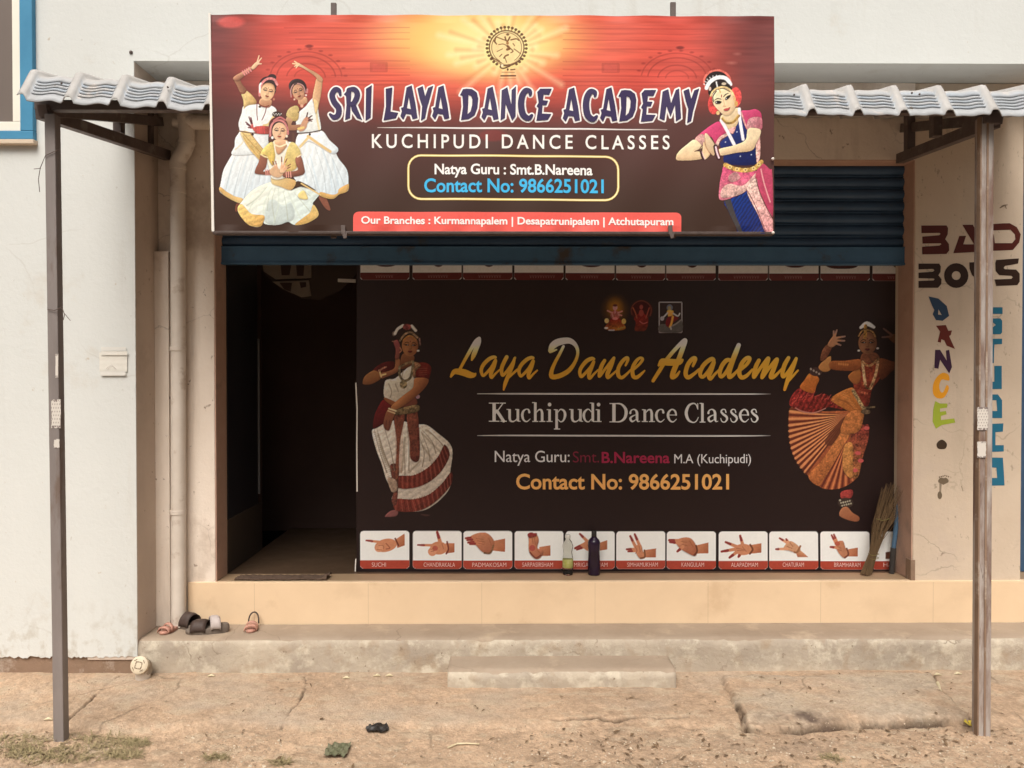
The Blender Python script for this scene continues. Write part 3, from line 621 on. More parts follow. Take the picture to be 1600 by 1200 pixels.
    c.poly([(150, 1042), (156, 1000), (185, 995), (168, 1045)], (120, 70, 52))
    c.poly([(672, 955), (712, 952), (745, 1032), (715, 1026)], (150, 92, 70))
    # skirts of the two behind
    c.poly([(160, 640), (130, 690), (100, 740), (75, 790), (62, 850), (52, 915), (70, 938), (110, 962), (150, 984), (190, 996), (240, 990), (310, 960), (370, 900), (380, 800), (365, 700), (350, 630)], W, WS, [(150, 640), (260, 990)], nz=.02, fold=(20, 9, .03))
    for p in ([(170, 690), (120, 800), (100, 920)], [(230, 700), (190, 850), (170, 960)], [(290, 740), (260, 860), (240, 960)]): c.stroke(p, 9, (208, 218, 218), alpha=.5, soft=1)
    c.poly([(56, 893), (100, 925), (150, 952), (196, 966), (192, 997), (150, 984), (100, 958), (52, 918)], GB, (232, 196, 130), [(56, 900), (196, 980)])
    c.poly([(545, 560), (600, 545), (690, 540), (740, 600), (792, 650), (782, 680), (800, 720), (850, 790), (858, 890), (850, 918), (800, 936), (760, 966), (690, 950), (640, 905), (560, 880), (510, 820), (500, 740), (520, 650)], W, WS, [(560, 560), (760, 960)], nz=.02, fold=(10, 10, .035))
    for p in ([(690, 640), (740, 800), (760, 940)], [(620, 700), (680, 930)], [(760, 720), (800, 900)], [(560, 690), (600, 860)]): c.stroke(p, 9, (200, 212, 214), alpha=.6, soft=1)
    c.poly([(858, 872), (800, 903), (790, 930), (755, 940), (684, 924), (690, 952), (760, 967), (800, 938), (850, 918)], GB)
    c.poly([(540, 570), (600, 550), (690, 542), (735, 600), (792, 650), (785, 679), (750, 682), (680, 640), (610, 606), (560, 640), (530, 630)], (252, 248, 238), (228, 232, 228), [(560, 560), (760, 680)])
    c.stroke([(605, 575), (670, 622), (745, 672)], 17, (226, 190, 128)); c.stroke([(605, 585), (555, 642)], 15, (230, 200, 140))
    for p in ([(150, 700), (110, 830), (90, 920)], [(200, 720), (160, 860), (140, 950)], [(260, 760), (225, 880), (205, 970)], [(310, 760), (300, 860)], [(650, 640), (700, 790), (720, 935)], [(730, 660), (790, 780), (830, 880)], [(590, 700), (640, 840), (655, 915)], [(700, 660), (750, 800), (780, 925)]): c.stroke([(x, y, 2+2*i) for i, (x, y) in enumerate(p)], 3, (172, 180, 180), alpha=.55, soft=.5)
    # dancer with raised arm, right
    c.poly([(530, 480), (545, 430), (590, 385), (640, 330), (662, 380), (672, 440), (684, 538), (620, 548), (545, 560), (535, 520)], W, (236, 234, 220), [(560, 400), (670, 540)])
    c.stroke([(655, 400), (662, 470), (675, 535)], 12, (228, 205, 150), alpha=.8)
    c.poly([(470, 445), (488, 402), (530, 384), (548, 405), (542, 470), (505, 478)], G, (210, 175, 105), [(480, 400), (540, 470)], nz=.1)
    c.poly([(472, 458), (508, 476), (502, 505), (560, 502), (566, 530), (482, 538), (468, 505)], SK, SKD, [(480, 460), (490, 540)])
    c.poly([(548, 540), (570, 480), (596, 452), (622, 468), (602, 492), (594, 520), (575, 540)], (228, 170, 130))
    for b in ((602, 426), (629, 446), (633, 468), (628, 480)): finger(c, (592, 472), b, 9, (205, 140, 110), (70, 50, 58), .45)
    c.stroke([(545, 528), (575, 520)], 14, (235, 200, 120))
    c.stroke([(538, 556), (620, 551), (690, 536)], 7, (70, 44, 34)); c.ell(616, 563, 7, 8, DK); c.ell(545, 425, 5, 5, DK, alpha=.5)
    c.poly([(633, 345), (648, 250), (660, 212), (692, 208), (692, 262), (678, 350), (664, 382)], (232, 184, 136), (205, 150, 108), [(640, 300), (690, 300)])
    c.poly([(668, 222), (640, 192), (572, 148), (532, 132), (545, 118), (602, 150), (662, 182), (694, 212), (690, 232)], (236, 190, 142), (212, 158, 116), [(560, 130), (600, 175)])
    for b in ((520, 106), (508, 120), (520, 138), (530, 148)): c.stroke([(545, 125, 12), b + (6,)], 8, (240, 200, 150))
    c.poly([(640, 345), (668, 360), (664, 410), (650, 430)], (235, 200, 140))
    c.poly([(545, 345), (592, 330), (600, 368), (575, 395), (552, 390)], SK, SKD, [(560, 340), (575, 400)])
    c.stroke([(545, 378), (566, 392), (592, 372)], 11, (150, 62, 52)); c.ell(566, 385, 9, 10, (225, 170, 140))
    c.ell(538, 262, 54, 46, (74, 56, 54)); c.ell(545, 275, 52, 56, DK)
    c.ell(545, 300, 37, 50, (212, 160, 120), -14, col2=(176, 122, 92), axis=[(510, 300), (585, 300)])
    c.stroke([(500, 330), (498, 286), (515, 252), (545, 246), (575, 262), (588, 300)], 7, (195, 140, 128)); c.stroke([(520, 250), (532, 244)], 10, (80, 60, 56))
    c.stroke([(600, 282), (598, 300)], 12, (205, 130, 120)); c.ell(592, 318, 6, 6, (240, 220, 200)); c.ell(520, 345, 6, 6, (230, 190, 160))
    face(c, 545, 300, 46, (210, 158, 118), (40, 26, 26), (140, 55, 48), -18, .82)
    # dancer with raised arm, left
    c.poly([(205, 385), (190, 430), (170, 495), (176, 545), (150, 590), (145, 640), (130, 690), (250, 690), (350, 660), (360, 560), (400, 455), (408, 412), (372, 384), (290, 375)], W, (238, 238, 230), [(210, 400), (350, 640)])
    c.poly([(183, 552), (240, 552), (300, 630), (345, 690), (318, 735), (268, 690), (220, 630)], G, (225, 185, 112), [(190, 560), (330, 700)], nz=.14)
    c.stroke([(200, 580), (250, 650), (305, 715)], 8, (205, 160, 92), alpha=.8)
    c.stroke([(150, 660), (200, 610), (185, 560)], 9, (225, 205, 165), alpha=.6)
    c.stroke([(168, 542), (250, 556), (360, 556)], 7, (120, 82, 60)); c.ell(258, 566, 9, 8, DK)
    c.stroke([(270, 372), (220, 382), (205, 400)], 10, (225, 200, 150)); c.stroke([(400, 440), (360, 500), (330, 510)], 16, (230, 200, 140))
    c.poly([(188, 306), (216, 288), (272, 340), (282, 372), (240, 376), (205, 392), (200, 350)], G, (205, 160, 100), [(200, 320), (280, 350)], nz=.08)
    c.poly([(140, 216), (166, 206), (196, 255), (220, 288), (190, 312), (178, 298), (160, 258)], (196, 138, 104), (140, 90, 66), [(150, 250), (205, 230)])
    c.poly([(138, 220), (150, 200), (205, 168), (252, 140), (264, 156), (215, 192), (168, 230)], (216, 160, 122), (170, 112, 86), [(190, 165), (210, 200)])
    c.poly([(250, 146), (272, 118), (292, 106), (302, 118), (288, 135), (264, 158)], (240, 190, 146))
    for b in ((298, 72), (313, 86), (312, 122)): c.stroke([(284, 122, 10), b + (6,)], 8, (244, 200, 158))
    for x, y in ((203, 182), (216, 175), (228, 168), (242, 158)): c.stroke([(x-7, y-12), (x+7, y+11)], 8, (226, 140, 134))
    c.stroke([(182, 304), (205, 308), (218, 290)], 6, (130, 60, 50))
    c.poly([(312, 340), (376, 350), (372, 388), (340, 398), (300, 380)], SK, SKD, [(320, 340), (330, 395)])
    c.stroke([(292, 362), (305, 380), (335, 392), (360, 385)], 6, (120, 50, 44))
    c.stroke([(286, 366), (285, 420), (290, 475)], 5, (130, 62, 56)); c.stroke([(346, 388), (338, 430), (318, 475)], 5, (130, 62, 56)); c.ell(304, 392, 8, 7, (80, 60, 50))
    c.ell(380, 206, 27, 20, DK); c.ell(356, 250, 56, 50, (66, 42, 42)); c.ell(356, 280, 50, 54, (58, 38, 36))
    c.stroke([(302, 320), (304, 280), (318, 242), (352, 216), (392, 220), (412, 252)], 15, (226, 138, 130), nz=.2); c.stroke([(306, 300), (303, 260), (310, 245)], 11, (248, 236, 226))
    c.ell(352, 298, 44, 56, (238, 194, 146), 14, col2=(214, 162, 118), axis=[(320, 300), (395, 300)])
    c.stroke([(318, 262), (345, 246), (385, 256), (398, 290)], 6, (190, 140, 100))
    face(c, 354, 298, 50, (236, 190, 142), (46, 28, 26), (150, 66, 50), 12, .84); c.ell(392, 345, 6, 8, (190, 120, 90))
    c.poly([(262, 530), (288, 514), (372, 518), (376, 560), (292, 562), (270, 545)], (206, 92, 82), (150, 70, 60), [(280, 515), (360, 560)], nz=.12)
    for b in ((236, 456), (248, 460), (216, 488), (232, 522), (222, 500)): finger(c, (262, 526), b, 9, (196, 90, 84), (80, 44, 52), .45)
    for x in (290, 303, 316, 330): c.stroke([(x, 518), (x+3, 558)], 5, (222, 84, 78))
    # zari edges and shadows between the figures
    c.stroke([(372, 560), (362, 640), (352, 700)], 10, (120, 84, 60), alpha=.5, soft=2); c.stroke([(512, 560), (520, 640), (560, 690)], 10, (120, 84, 60), alpha=.5, soft=2)
    c.stroke([(196, 555), (262, 630), (330, 700)], 4, (190, 138, 70)); c.stroke([(240, 556), (310, 640), (342, 680)], 4, (190, 138, 70))
    # seated dancer in front
    c.poly([(376, 860), (300, 888), (240, 928), (200, 972), (164, 1030), (190, 1084), (240, 1132), (302, 1141), (322, 1085), (332, 1122), (390, 1131), (440, 1126), (480, 1110), (522, 1130), (592, 1121), (660, 1082), (669, 1050), (636, 1000), (656, 968), (674, 932), (600, 882), (540, 858), (460, 838)], (250, 246, 222), (228, 236, 222), [(260, 900), (440, 1120)], nz=.025, fold=(60, 11, .035))
    c.poly([(350, 1000), (390, 970), (450, 1010), (500, 990), (520, 1080), (450, 1120), (340, 1110)], (222, 234, 224), alpha=.6)
    for p in ([(400, 900), (380, 990), (400, 1110)], [(450, 920), (470, 1010), (480, 1100)], [(350, 890), (290, 960), (220, 1010)], [(520, 930), (580, 1000), (630, 1060)], [(360, 940), (350, 1040)], [(560, 900), (620, 950)]): c.stroke([(x, y, 2+2.5*i) for i, (x, y) in enumerate(p)], 3, (176, 178, 150), alpha=.5, soft=.5)
    for p in ([(380, 900), (330, 1000), (330, 1100)], [(420, 900), (420, 1010), (390, 1120)], [(470, 900), (520, 1010), (560, 1090)], [(340, 900), (260, 990), (230, 1060)]): c.stroke(p, 8, (212, 218, 196), alpha=.6, soft=1)
    c.poly([(164, 1030), (190, 1000), (250, 1060), (330, 1072), (322, 1120), (302, 1141), (240, 1133), (190, 1086)], (238, 200, 122), (222, 172, 96), [(180, 1020), (310, 1130)], nz=.1, fold=(75, 8, .06))
    c.poly([(640, 1004), (669, 1050), (660, 1083), (592, 1121), (524, 1129), (590, 1075), (620, 1050)], (238, 200, 122), (224, 176, 100), [(640, 1010), (560, 1120)], nz=.08)
    c.poly([(545, 940), (580, 915), (606, 962), (590, 972), (555, 965)], (240, 214, 140))
    c.poly([(498, 912), (536, 858), (590, 874), (655, 915), (600, 900), (555, 893)], (78, 52, 34)); c.stroke([(565, 872), (620, 905), (682, 942)], 9, (222, 186, 120))
    c.poly([(382, 828), (460, 834), (530, 858), (500, 912), (430, 890), (380, 870)], (244, 214, 150), (228, 180, 112), [(390, 830), (500, 900)])
    c.poly([(352, 640), (400, 610), (500, 612), (556, 650), (560, 710), (540, 790), (450, 840), (380, 838), (360, 770), (345, 700)], (250, 240, 215))
    c.poly([(308, 694), (330, 650), (378, 612), (398, 650), (400, 700), (384, 760), (350, 710)], (238, 212, 128), (216, 180, 92), [(330, 640), (390, 720)], nz=.1)
    c.poly([(500, 612), (548, 648), (558, 700), (528, 780), (452, 800), (462, 700)], (240, 216, 138), (222, 186, 110), [(500, 620), (520, 780)], nz=.08)
    c.poly([(394, 602), (470, 600), (476, 632), (424, 690), (398, 650)], (234, 186, 142), (206, 150, 110), [(400, 610), (420, 690)])
    c.stroke([(392, 612), (398, 650), (408, 700), (430, 720)], 8, (245, 232, 200)); c.stroke([(394, 626), (430, 640), (472, 622)], 9, (248, 226, 180)); c.stroke([(470, 610), (480, 632)], 10, (248, 240, 220))
    c.poly([(312, 694), (350, 704), (344, 766), (325, 796), (374, 788), (378, 816), (282, 812), (275, 788), (296, 740)], (172, 110, 86), (140, 86, 66), [(290, 700), (340, 800)])
    c.poly([(528, 712), (560, 700), (580, 760), (577, 816), (462, 834), (454, 804), (540, 788), (530, 750)], (158, 100, 78), (128, 78, 60), [(530, 710), (575, 800)])
    for x in (340, 352, 364): c.stroke([(x, 786), (x+3, 818)], 6, (226, 150, 130))
    for x in (468, 482, 496): c.stroke([(x, 796), (x+3, 832)], 6, (230, 160, 140))
    c.stroke([(312, 690), (332, 702), (352, 708)], 8, (242, 220, 160)); c.stroke([(540, 705), (562, 692)], 8, (238, 212, 170))
    c.poly([(366, 790), (400, 762), (432, 790), (450, 812), (420, 834), (376, 818)], (240, 192, 146)); c.poly([(428, 800), (436, 760), (462, 755), (470, 786), (452, 806)], (236, 190, 146))
    for a, b in (((404, 775), (384, 734)), ((412, 775), (402, 732)), ((442, 775), (440, 706)), ((450, 768), (474, 716)), ((455, 780), (496, 750)), ((455, 788), (494, 768))): finger(c, a, b, 8, (226, 170, 128), (130, 80, 64), .6)
    c.ell(412, 440, 30, 19, (64, 46, 40)); 
    for i in range(7): c.ell(390+i*8, 436+((i % 2)*7), 3, 3, (240, 228, 210))
    c.ell(420, 512, 60, 58, (104, 54, 52)); c.ell(420, 530, 54, 62, (66, 40, 38))
    c.stroke([(370, 575), (372, 528), (388, 492), (422, 476), (458, 490), (476, 530), (480, 560)], 13, (204, 128, 120), nz=.12); c.stroke([(392, 480), (430, 458), (462, 474)], 10, (196, 112, 108))
    c.ell(428, 548, 45, 57, (236, 192, 152), 0, col2=(222, 172, 130), axis=[(400, 548), (475, 548)])
    face(c, 428, 548, 52, (232, 186, 144), (48, 30, 28), (170, 84, 62), 3, .84); c.ell(383, 585, 8, 9, (248, 240, 224)); c.ell(472, 575, 7, 9, (240, 220, 190))
    # ---- single dancer at the right end
    c.v = View(1040, 90, 4.2833); P = (214, 84, 118); PC = (238, 196, 176); S2 = (246, 216, 168)
    c.poly([(398, 950), (548, 884), (600, 960), (640, 1080), (668, 1170), (500, 1170), (470, 1120), (420, 1020)], (20, 52, 118), (12, 34, 88), [(420, 960), (650, 1160)], fold=(35, 5, .18))
    c.poly([(395, 950), (430, 935), (470, 1050), (520, 1170), (495, 1170), (430, 1040)], (86, 74, 62), alpha=.8)
    c.poly([(400, 715), (520, 748), (606, 752), (606, 800), (545, 880), (470, 922), (364, 948), (360, 850), (375, 770)], P, (226, 130, 140), [(420, 730), (440, 940)], nz=.22)
    c.poly([(372, 930), (380, 870), (430, 840), (520, 850), (600, 770), (604, 800), (545, 880), (470, 920)], PC, nz=.25, alpha=.85); c.poly([(420, 790), (470, 760), (500, 800), (440, 830)], PC, nz=.2, alpha=.6)
    c.poly([(604, 780), (640, 698), (700, 740), (716, 766), (716, 1060), (664, 965), (620, 860)], (206, 78, 106), (190, 66, 92), [(620, 720), (700, 1040)], nz=.1)
    c.stroke([(640, 740), (660, 830), (700, 960)], 9, (232, 170, 160), alpha=.8)
    c.poly([(545, 882), (606, 800), (626, 880), (668, 985), (714, 1066), (714, 1170), (670, 1170), (622, 1050)], PC, (222, 150, 145), [(570, 850), (690, 1150)], nz=.3)
    c.stroke([(606, 800), (630, 890), (672, 990), (714, 1070)], 5, (90, 36, 44)); c.stroke([(545, 880), (590, 960), (640, 1080), (670, 1168)], 5, (120, 60, 70))
    c.v = View(1050, 95, 7.5)
    c.poly([(560, 960), (640, 880), (740, 760), (800, 650), (870, 720), (905, 800), (980, 960), (1010, 1190), (640, 1200), (600, 1080)], (30, 46, 108), (22, 34, 84), [(640, 800), (900, 1190)], nz=.08)
    for x, y in ((760, 825), (625, 945), (800, 1110), (930, 1090)): c.ell(x, y, 8, 8, (170, 175, 190))
    c.poly([(985, 890), (1030, 880), (1036, 1100), (1000, 1190), (985, 1050)], (228, 170, 155), nz=.3)
    c.poly([(590, 620), (760, 540), (792, 600), (784, 690), (745, 765), (690, 815), (610, 730), (566, 690)], S2, (232, 196, 146), [(620, 640), (700, 800)])
    c.poly([(268, 915), (360, 820), (480, 732), (562, 706), (622, 800), (634, 850), (548, 905), (512, 965), (478, 905), (440, 885), (352, 988)], (226, 78, 122), (206, 62, 104), [(400, 800), (560, 930)], nz=.07)
    c.poly([(268, 915), (348, 848), (392, 905), (352, 988)], (230, 172, 158), nz=.2); c.stroke([(640, 855), (560, 905), (520, 990)], 34, (226, 178, 162), nz=.3)
    c.poly([(660, 800), (745, 765), (720, 840), (690, 840)], (222, 160, 150), nz=.2)
    c.poly([(808, 580), (900, 572), (970, 558), (1030, 590), (1052, 660), (1048, 795), (960, 778), (880, 795), (850, 740), (820, 650)], (224, 80, 122), (196, 60, 98), [(860, 580), (1040, 760)], nz=.07)
    c.poly([(888, 690), (960, 650), (1050, 668), (1050, 795), (960, 778), (882, 790)], (226, 160, 158), (200, 110, 120), [(900, 700), (1050, 760)], nz=.22)
    c.stroke([(812, 600), (850, 720), (890, 800)], 18, (224, 160, 150), nz=.2)
    c.stroke([(578, 690), (640, 800), (728, 975)], 38, (250, 232, 230), nz=.04); c.stroke([(788, 555), (796, 690), (832, 912)], 36, (250, 234, 234), nz=.04)
    c.stroke([(592, 672), (640, 718), (715, 712), (785, 635)], 27, (168, 128, 66), nz=.25); c.stroke([(592, 650), (640, 695), (715, 690), (775, 615)], 10, (222, 186, 110))
    c.poly([(886, 795), (960, 778), (1038, 800), (1030, 870), (990, 950), (936, 1040), (760, 1068), (560, 1102), (545, 1030), (720, 985), (858, 920)], (250, 222, 176), (226, 186, 138), [(760, 960), (800, 1090)])
    c.poly([(264, 915), (350, 985), (340, 1022), (268, 1052), (330, 1062), (344, 1142), (80, 1162), (50, 1110), (90, 1046), (170, 978)], (250, 222, 174), (230, 190, 142), [(180, 980), (200, 1160)])
    c.stroke([(348, 990), (320, 1030), (268, 1054)], 10, (90, 50, 36), alpha=.8)
    c.poly([(372, 940), (402, 1000), (446, 1085), (374, 1155), (356, 1060)], (238, 198, 150)); c.poly([(384, 850), (412, 846), (452, 900), (502, 985), (494, 1098), (458, 1082), (408, 1012), (384, 940)], (250, 222, 178), (230, 188, 142), [(400, 860), (480, 1080)])
    c.stroke([(388, 900), (400, 1000), (446, 1086)], 6, (190, 130, 92)); 
    for x0, y0, x1, y1, w, col in ((340, 1062, 368, 1148, 26, (66, 30, 34)), (352, 1058, 384, 1142, 8, (240, 190, 190)), (510, 1000, 545, 1132, 56, (66, 30, 34)), (512, 1002, 548, 1130, 20, (244, 200, 200)), (535, 1000, 562, 1100, 8, (150, 70, 60))): c.stroke([(x0, y0), ((x0+x1)/2-4, (y0+y1)/2), (x1, y1)], w, col)
    c.ell(490, 500, 68, 116, (216, 76, 70), nz=.25); c.ell(748, 415, 68, 116, (218, 78, 72), nz=.25)
    c.ell(530, 232, 166, 142, (226, 112, 94), nz=.2); c.ell(530, 245, 144, 132, (46, 32, 28)); 
    c.stroke([(405, 310), (440, 245), (500, 200), (570, 182), (640, 200), (685, 262)], 46, (252, 246, 240), nz=.05)
    for i in range(12):
        a = math.radians(195+i*14); c.stroke([(535+150*math.cos(a), 300+118*math.sin(a)), (535+172*math.cos(a), 300+140*math.sin(a))], 7, (252, 246, 240))
    c.poly([(424, 350), (450, 290), (500, 250), (560, 235), (630, 235), (690, 285), (700, 330), (600, 310), (520, 330), (450, 400)], (42, 30, 28)); c.stroke([(520, 238), (534, 300)], 16, (250, 240, 230)); c.ell(610, 258, 28, 16, (210, 190, 160)); c.ell(445, 318, 16, 24, (220, 190, 170))
    c.poly([(470, 420), (490, 365), (560, 308), (640, 318), (705, 370), (742, 450), (746, 530), (704, 600), (652, 632), (590, 610), (530, 552), (490, 500)], (252, 226, 178), (236, 198, 150), [(540, 400), (740, 520)])
    c.stroke([(455, 400), (480, 350), (540, 306), (620, 298), (690, 338), (725, 400)], 22, (222, 188, 130), nz=.25); c.stroke([(490, 470), (480, 410), (520, 345)], 12, (70, 48, 36)); c.stroke([(540, 325), (600, 312), (680, 350)], 10, (90, 66, 44)); c.stroke([(556, 320), (568, 360)], 14, (216, 178, 110))
    c.poly([(503, 474), (535, 456), (582, 466), (566, 490), (525, 494)], (44, 28, 26)); c.poly([(622, 434), (650, 402), (690, 388), (676, 420), (642, 446)], (44, 28, 26)); c.ell(520, 476, 7, 6, (240, 230, 220)); c.ell(636, 430, 6, 6, (240, 230, 220))
    c.stroke([(500, 452, 5), (536, 432, 11), (578, 440, 7)], 9, (52, 34, 30)); c.stroke([(606, 412, 6), (630, 384, 11), (664, 368, 5)], 9, (52, 34, 30)); c.ell(581, 402, 6, 14, (150, 40, 40))
    c.stroke([(600, 440), (616, 500), (600, 524)], 9, (222, 180, 136)); c.ell(622, 522, 16, 6, (206, 158, 118)); c.poly([(604, 562), (636, 545), (650, 544), (684, 532), (664, 570), (628, 578)], (188, 78, 76)); c.ell(560, 540, 26, 22, (244, 200, 160), alpha=.5, soft=2)
    c.ell(540, 600, 20, 24, (228, 192, 130)); c.ell(752, 492, 20, 32, (214, 160, 92)); c.ell(735, 440, 14, 30, (226, 180, 120))
    c.v = View(1040, 90, 4.2833)
    c.stroke([(400, 715), (450, 737), (520, 748), (590, 738), (642, 692)], 30, (206, 160, 84), nz=.3)
    for x, y in ((430, 728), (478, 742), (535, 746), (590, 734), (625, 708)): c.ell(x, y, 13, 12, (238, 208, 138)); c.ell(x, y, 6, 6, (170, 120, 60))
    # ---- pale outline round the title, rules, box, strip
    c.v = TV; hal = (252, 240, 226)
    for p in T_POLY: c.stroke(p, 27, hal, closed=True, smooth=False, nz=0); c.poly(p, hal, smooth=False, nz=0)
    for p in T_HOLE: c.poly(p, hal, smooth=False, nz=0)
    for p in T_STROKE: c.stroke([(x, y, w+27) for x, y, w in p], 1, hal, nz=0)
    c.v = ID
    c.stroke([(590, 199.5, .4), (690, 200, 2.2), (820, 200.5, 2.6), (940, 201.3, 2.2), (1042, 202, .4)], 2, (250, 236, 220), nz=0)
    for w, col in ((3.4, (236, 196, 104)), (1.4, (255, 240, 190))):
        r = 20; pts = []
        for cx, cy, a0 in ((946, 264, -90), (946, 292, 0), (658, 291, 90), (658, 263, 180)):
            for q in range(0, 91, 15): pts.append((cx+r*math.cos(math.radians(a0+q)), cy+r*math.sin(math.radians(a0+q))))
        c.stroke(pts, w, col, closed=True, smooth=False, nz=0)
    c.rrect(552, 331.5, 1064.5, 366, 8, (238, 98, 86), bot=False, nz=.02)
    return c

CARDX = [563, 645, 724, 804, 884, 963, 1042, 1123, 1202, 1282, 1363]
def banner_light(Y):
    "how bright white paper appears at height Y of the photograph's banner; divides the inks, lowered mid-height so inks there make up for dim light"
    ys = [378, 420, 645, 860, 900]
    return np.stack([np.interp(Y, ys, v) for v in ((.30, .36, .50, .86, .86), (.20, .24, .42, .76, .76), (.16, .19, .355, .63, .63))], -1)  # middle entries lowered, so mid-height inks are painted brighter against the dim light

def paint_banner(R):
    c = Canvas(557, 378, 1416, 898, R, 8)
    c.img[:] = (38, 24, 20); c.img *= (1+.06*c.noise[..., None])
    light = banner_light(c.Y)                      # (h,3)
    sk, tip = (200, 128, 88), (140, 52, 46)
    def lower(i, x): # cards
        c.v = ID
        y0 = 829.5+i*.12
        c.rrect(x, y0, x+76.5, y0+59, 5, (238, 226, 206), nz=.01); 
        c.poly([(x, y0+46), (x+76.5, y0+46), (x+76.5, y0+54.5), (x+74.8, y0+57.5), (x+71.5, y0+59), (x+5, y0+59), (x+1.7, y0+57.5), (x, y0+54.5)], (172, 66, 46), smooth=False, nz=.04)
    for i, x in enumerate(CARDX): lower(i, x)
    def arm(c, p, col=sk): c.poly(p, col, (165, 92, 58), [p[0], p[2]], smooth=False)
    c.v = View(550, 810, 3.5556)
    arm(c, [(240, 118), (292, 84), (293, 150), (252, 165)]); c.ell(188, 150, 62, 36, sk, -12); c.ell(150, 165, 24, 22, (212, 142, 100)); finger(c, (160, 132), (80, 122), 13, sk, tip); c.stroke([(190, 140), (210, 165), (190, 170)], 6, (150, 84, 58)); c.stroke([(240, 112), (258, 150)], 9, (110, 52, 36))
    arm(c, [(520, 138), (570, 138), (570, 188), (520, 195)]); c.ell(482, 165, 48, 36, sk); c.ell(446, 185, 24, 24, (210, 138, 98)); finger(c, (450, 150), (366, 148), 13, sk, tip); finger(c, (495, 150), (473, 76), 19, sk, tip); c.ell(462, 166, 16, 14, (178, 88, 66)); c.stroke([(528, 130), (536, 170), (524, 196)], 9, (120, 55, 40))
    arm(c, [(770, 128), (851, 112), (850, 186), (775, 178)]); c.poly([(650, 112), (690, 84), (750, 82), (790, 130), (770, 195), (725, 186), (690, 150)], sk, (176, 104, 72), [(690, 90), (740, 190)]); 
    for b, a in (((632, 110), (690, 105)), ((640, 120), (700, 115)), ((645, 134), (710, 128)), ((655, 142), (715, 138))): finger(c, a, b, 15, (196, 120, 82), tip, .55)
    c.stroke([(785, 150), (770, 190), (735, 192)], 9, (112, 78, 50), nz=.3)
    arm(c, [(1040, 160), (1102, 150), (1103, 208), (1040, 210)]); c.poly([(985, 90), (1020, 84), (1038, 120), (1030, 165), (1062, 180), (1050, 215), (1020, 226), (985, 190), (982, 130)], sk, (178, 104, 72), [(985, 100), (1050, 210)]); c.poly([(976, 88), (996, 78), (1012, 84), (1026, 82), (1022, 100), (985, 108)], tip); c.ell(1002, 165, 17, 17, (176, 82, 66)); c.stroke([(990, 190), (1020, 220), (1048, 205)], 8, (120, 60, 44))
    arm(c, [(1360, 140), (1418, 120), (1418, 172), (1365, 180)]); c.ell(1325, 150, 42, 32, sk); finger(c, (1300, 140), (1240, 166), 18, sk, tip); finger(c, (1305, 125), (1266, 86), 15, sk, tip); finger(c, (1310, 150), (1250, 172), 16, sk, tip)
    c.v = View(960, 810, 3.4043)
    arm(c, [(155, 170), (222, 160), (221, 208), (160, 208)]); c.poly([(110, 150), (140, 140), (152, 175), (165, 200), (140, 215), (118, 190)], sk); finger(c, (112, 150), (84, 94), 15, sk, tip); finger(c, (136, 150), (108, 84), 15, sk, tip); finger(c, (118, 165), (66, 164), 15, sk, tip); finger(c, (120, 172), (74, 176), 13, sk, tip); c.stroke([(160, 170), (162, 205), (140, 212)], 9, (130, 80, 50))
    arm(c, [(430, 145), (500, 128), (500, 185), (432, 188)]); c.poly([(330, 118), (370, 102), (412, 110), (440, 160), (430, 200), (380, 180), (340, 150)], sk, (176, 100, 68), [(350, 110), (420, 190)]); finger(c, (350, 120), (292, 116), 17, sk, tip); finger(c, (355, 132), (296, 126), 16, sk, tip); finger(c, (365, 150), (336, 176), 16, sk, tip); c.stroke([(435, 145), (440, 175), (424, 196)], 9, (110, 60, 40))
    arm(c, [(720, 142), (782, 132), (781, 182), (720, 188)]); c.ell(685, 165, 48, 30, sk); 
    for a, b in (((650, 150), (592, 126)), ((650, 162), (570, 176)), ((655, 175), (612, 208)), ((685, 150), (668, 92)), ((670, 185), (660, 204))): finger(c, a, b, 16, sk, tip)
    c.stroke([(722, 140), (735, 165), (720, 188)], 10, (120, 66, 42))
    arm(c, [(985, 165), (1032, 206), (975, 206), (962, 175)], (222, 160, 112)); c.poly([(900, 160), (930, 122), (965, 135), (990, 165), (965, 180), (930, 172)], (222, 158, 112)); finger(c, (920, 162), (860, 164), 13, (218, 150, 106), tip, .8); finger(c, (920, 130), (880, 106), 13, (214, 146, 104), tip); finger(c, (925, 125), (914, 110), 12, (214, 146, 104), tip); c.stroke([(990, 148), (972, 180), (958, 180)], 10, (150, 96, 60))
    arm(c, [(1235, 165), (1294, 155), (1293, 202), (1238, 202)]); c.poly([(1185, 125), (1215, 120), (1228, 155), (1242, 185), (1220, 210), (1190, 180), (1178, 150)], sk); finger(c, (1180, 135), (1156, 90), 13, sk, tip); finger(c, (1186, 130), (1168, 86), 12, sk, tip); finger(c, (1185, 155), (1150, 152), 15, sk, tip); c.ell(1186, 134, 14, 12, (176, 84, 60)); c.stroke([(1235, 160), (1244, 190), (1225, 208)], 9, (120, 64, 44))
    arm(c, [(1442, 180), (1500, 170), (1500, 215), (1442, 215)], (90, 55, 40))
    ln = (146, 82, 54)
    c.v = View(550, 810, 3.5556)
    for p in ([(150, 150), (172, 152), (176, 168)], [(140, 172), (165, 176)], [(455, 168), (438, 172)], [(456, 180), (440, 184)], [(500, 140), (508, 168)], [(690, 112), (730, 116)], [(698, 124), (735, 130)], [(704, 138), (735, 144)], [(760, 110), (775, 150)], [(1000, 96), (1006, 140)], [(1014, 100), (1018, 145)], [(1030, 178), (1048, 196)], [(1310, 150), (1345, 158)]): c.stroke(p, 4, ln, alpha=.7)
    c.v = View(960, 810, 3.4043)
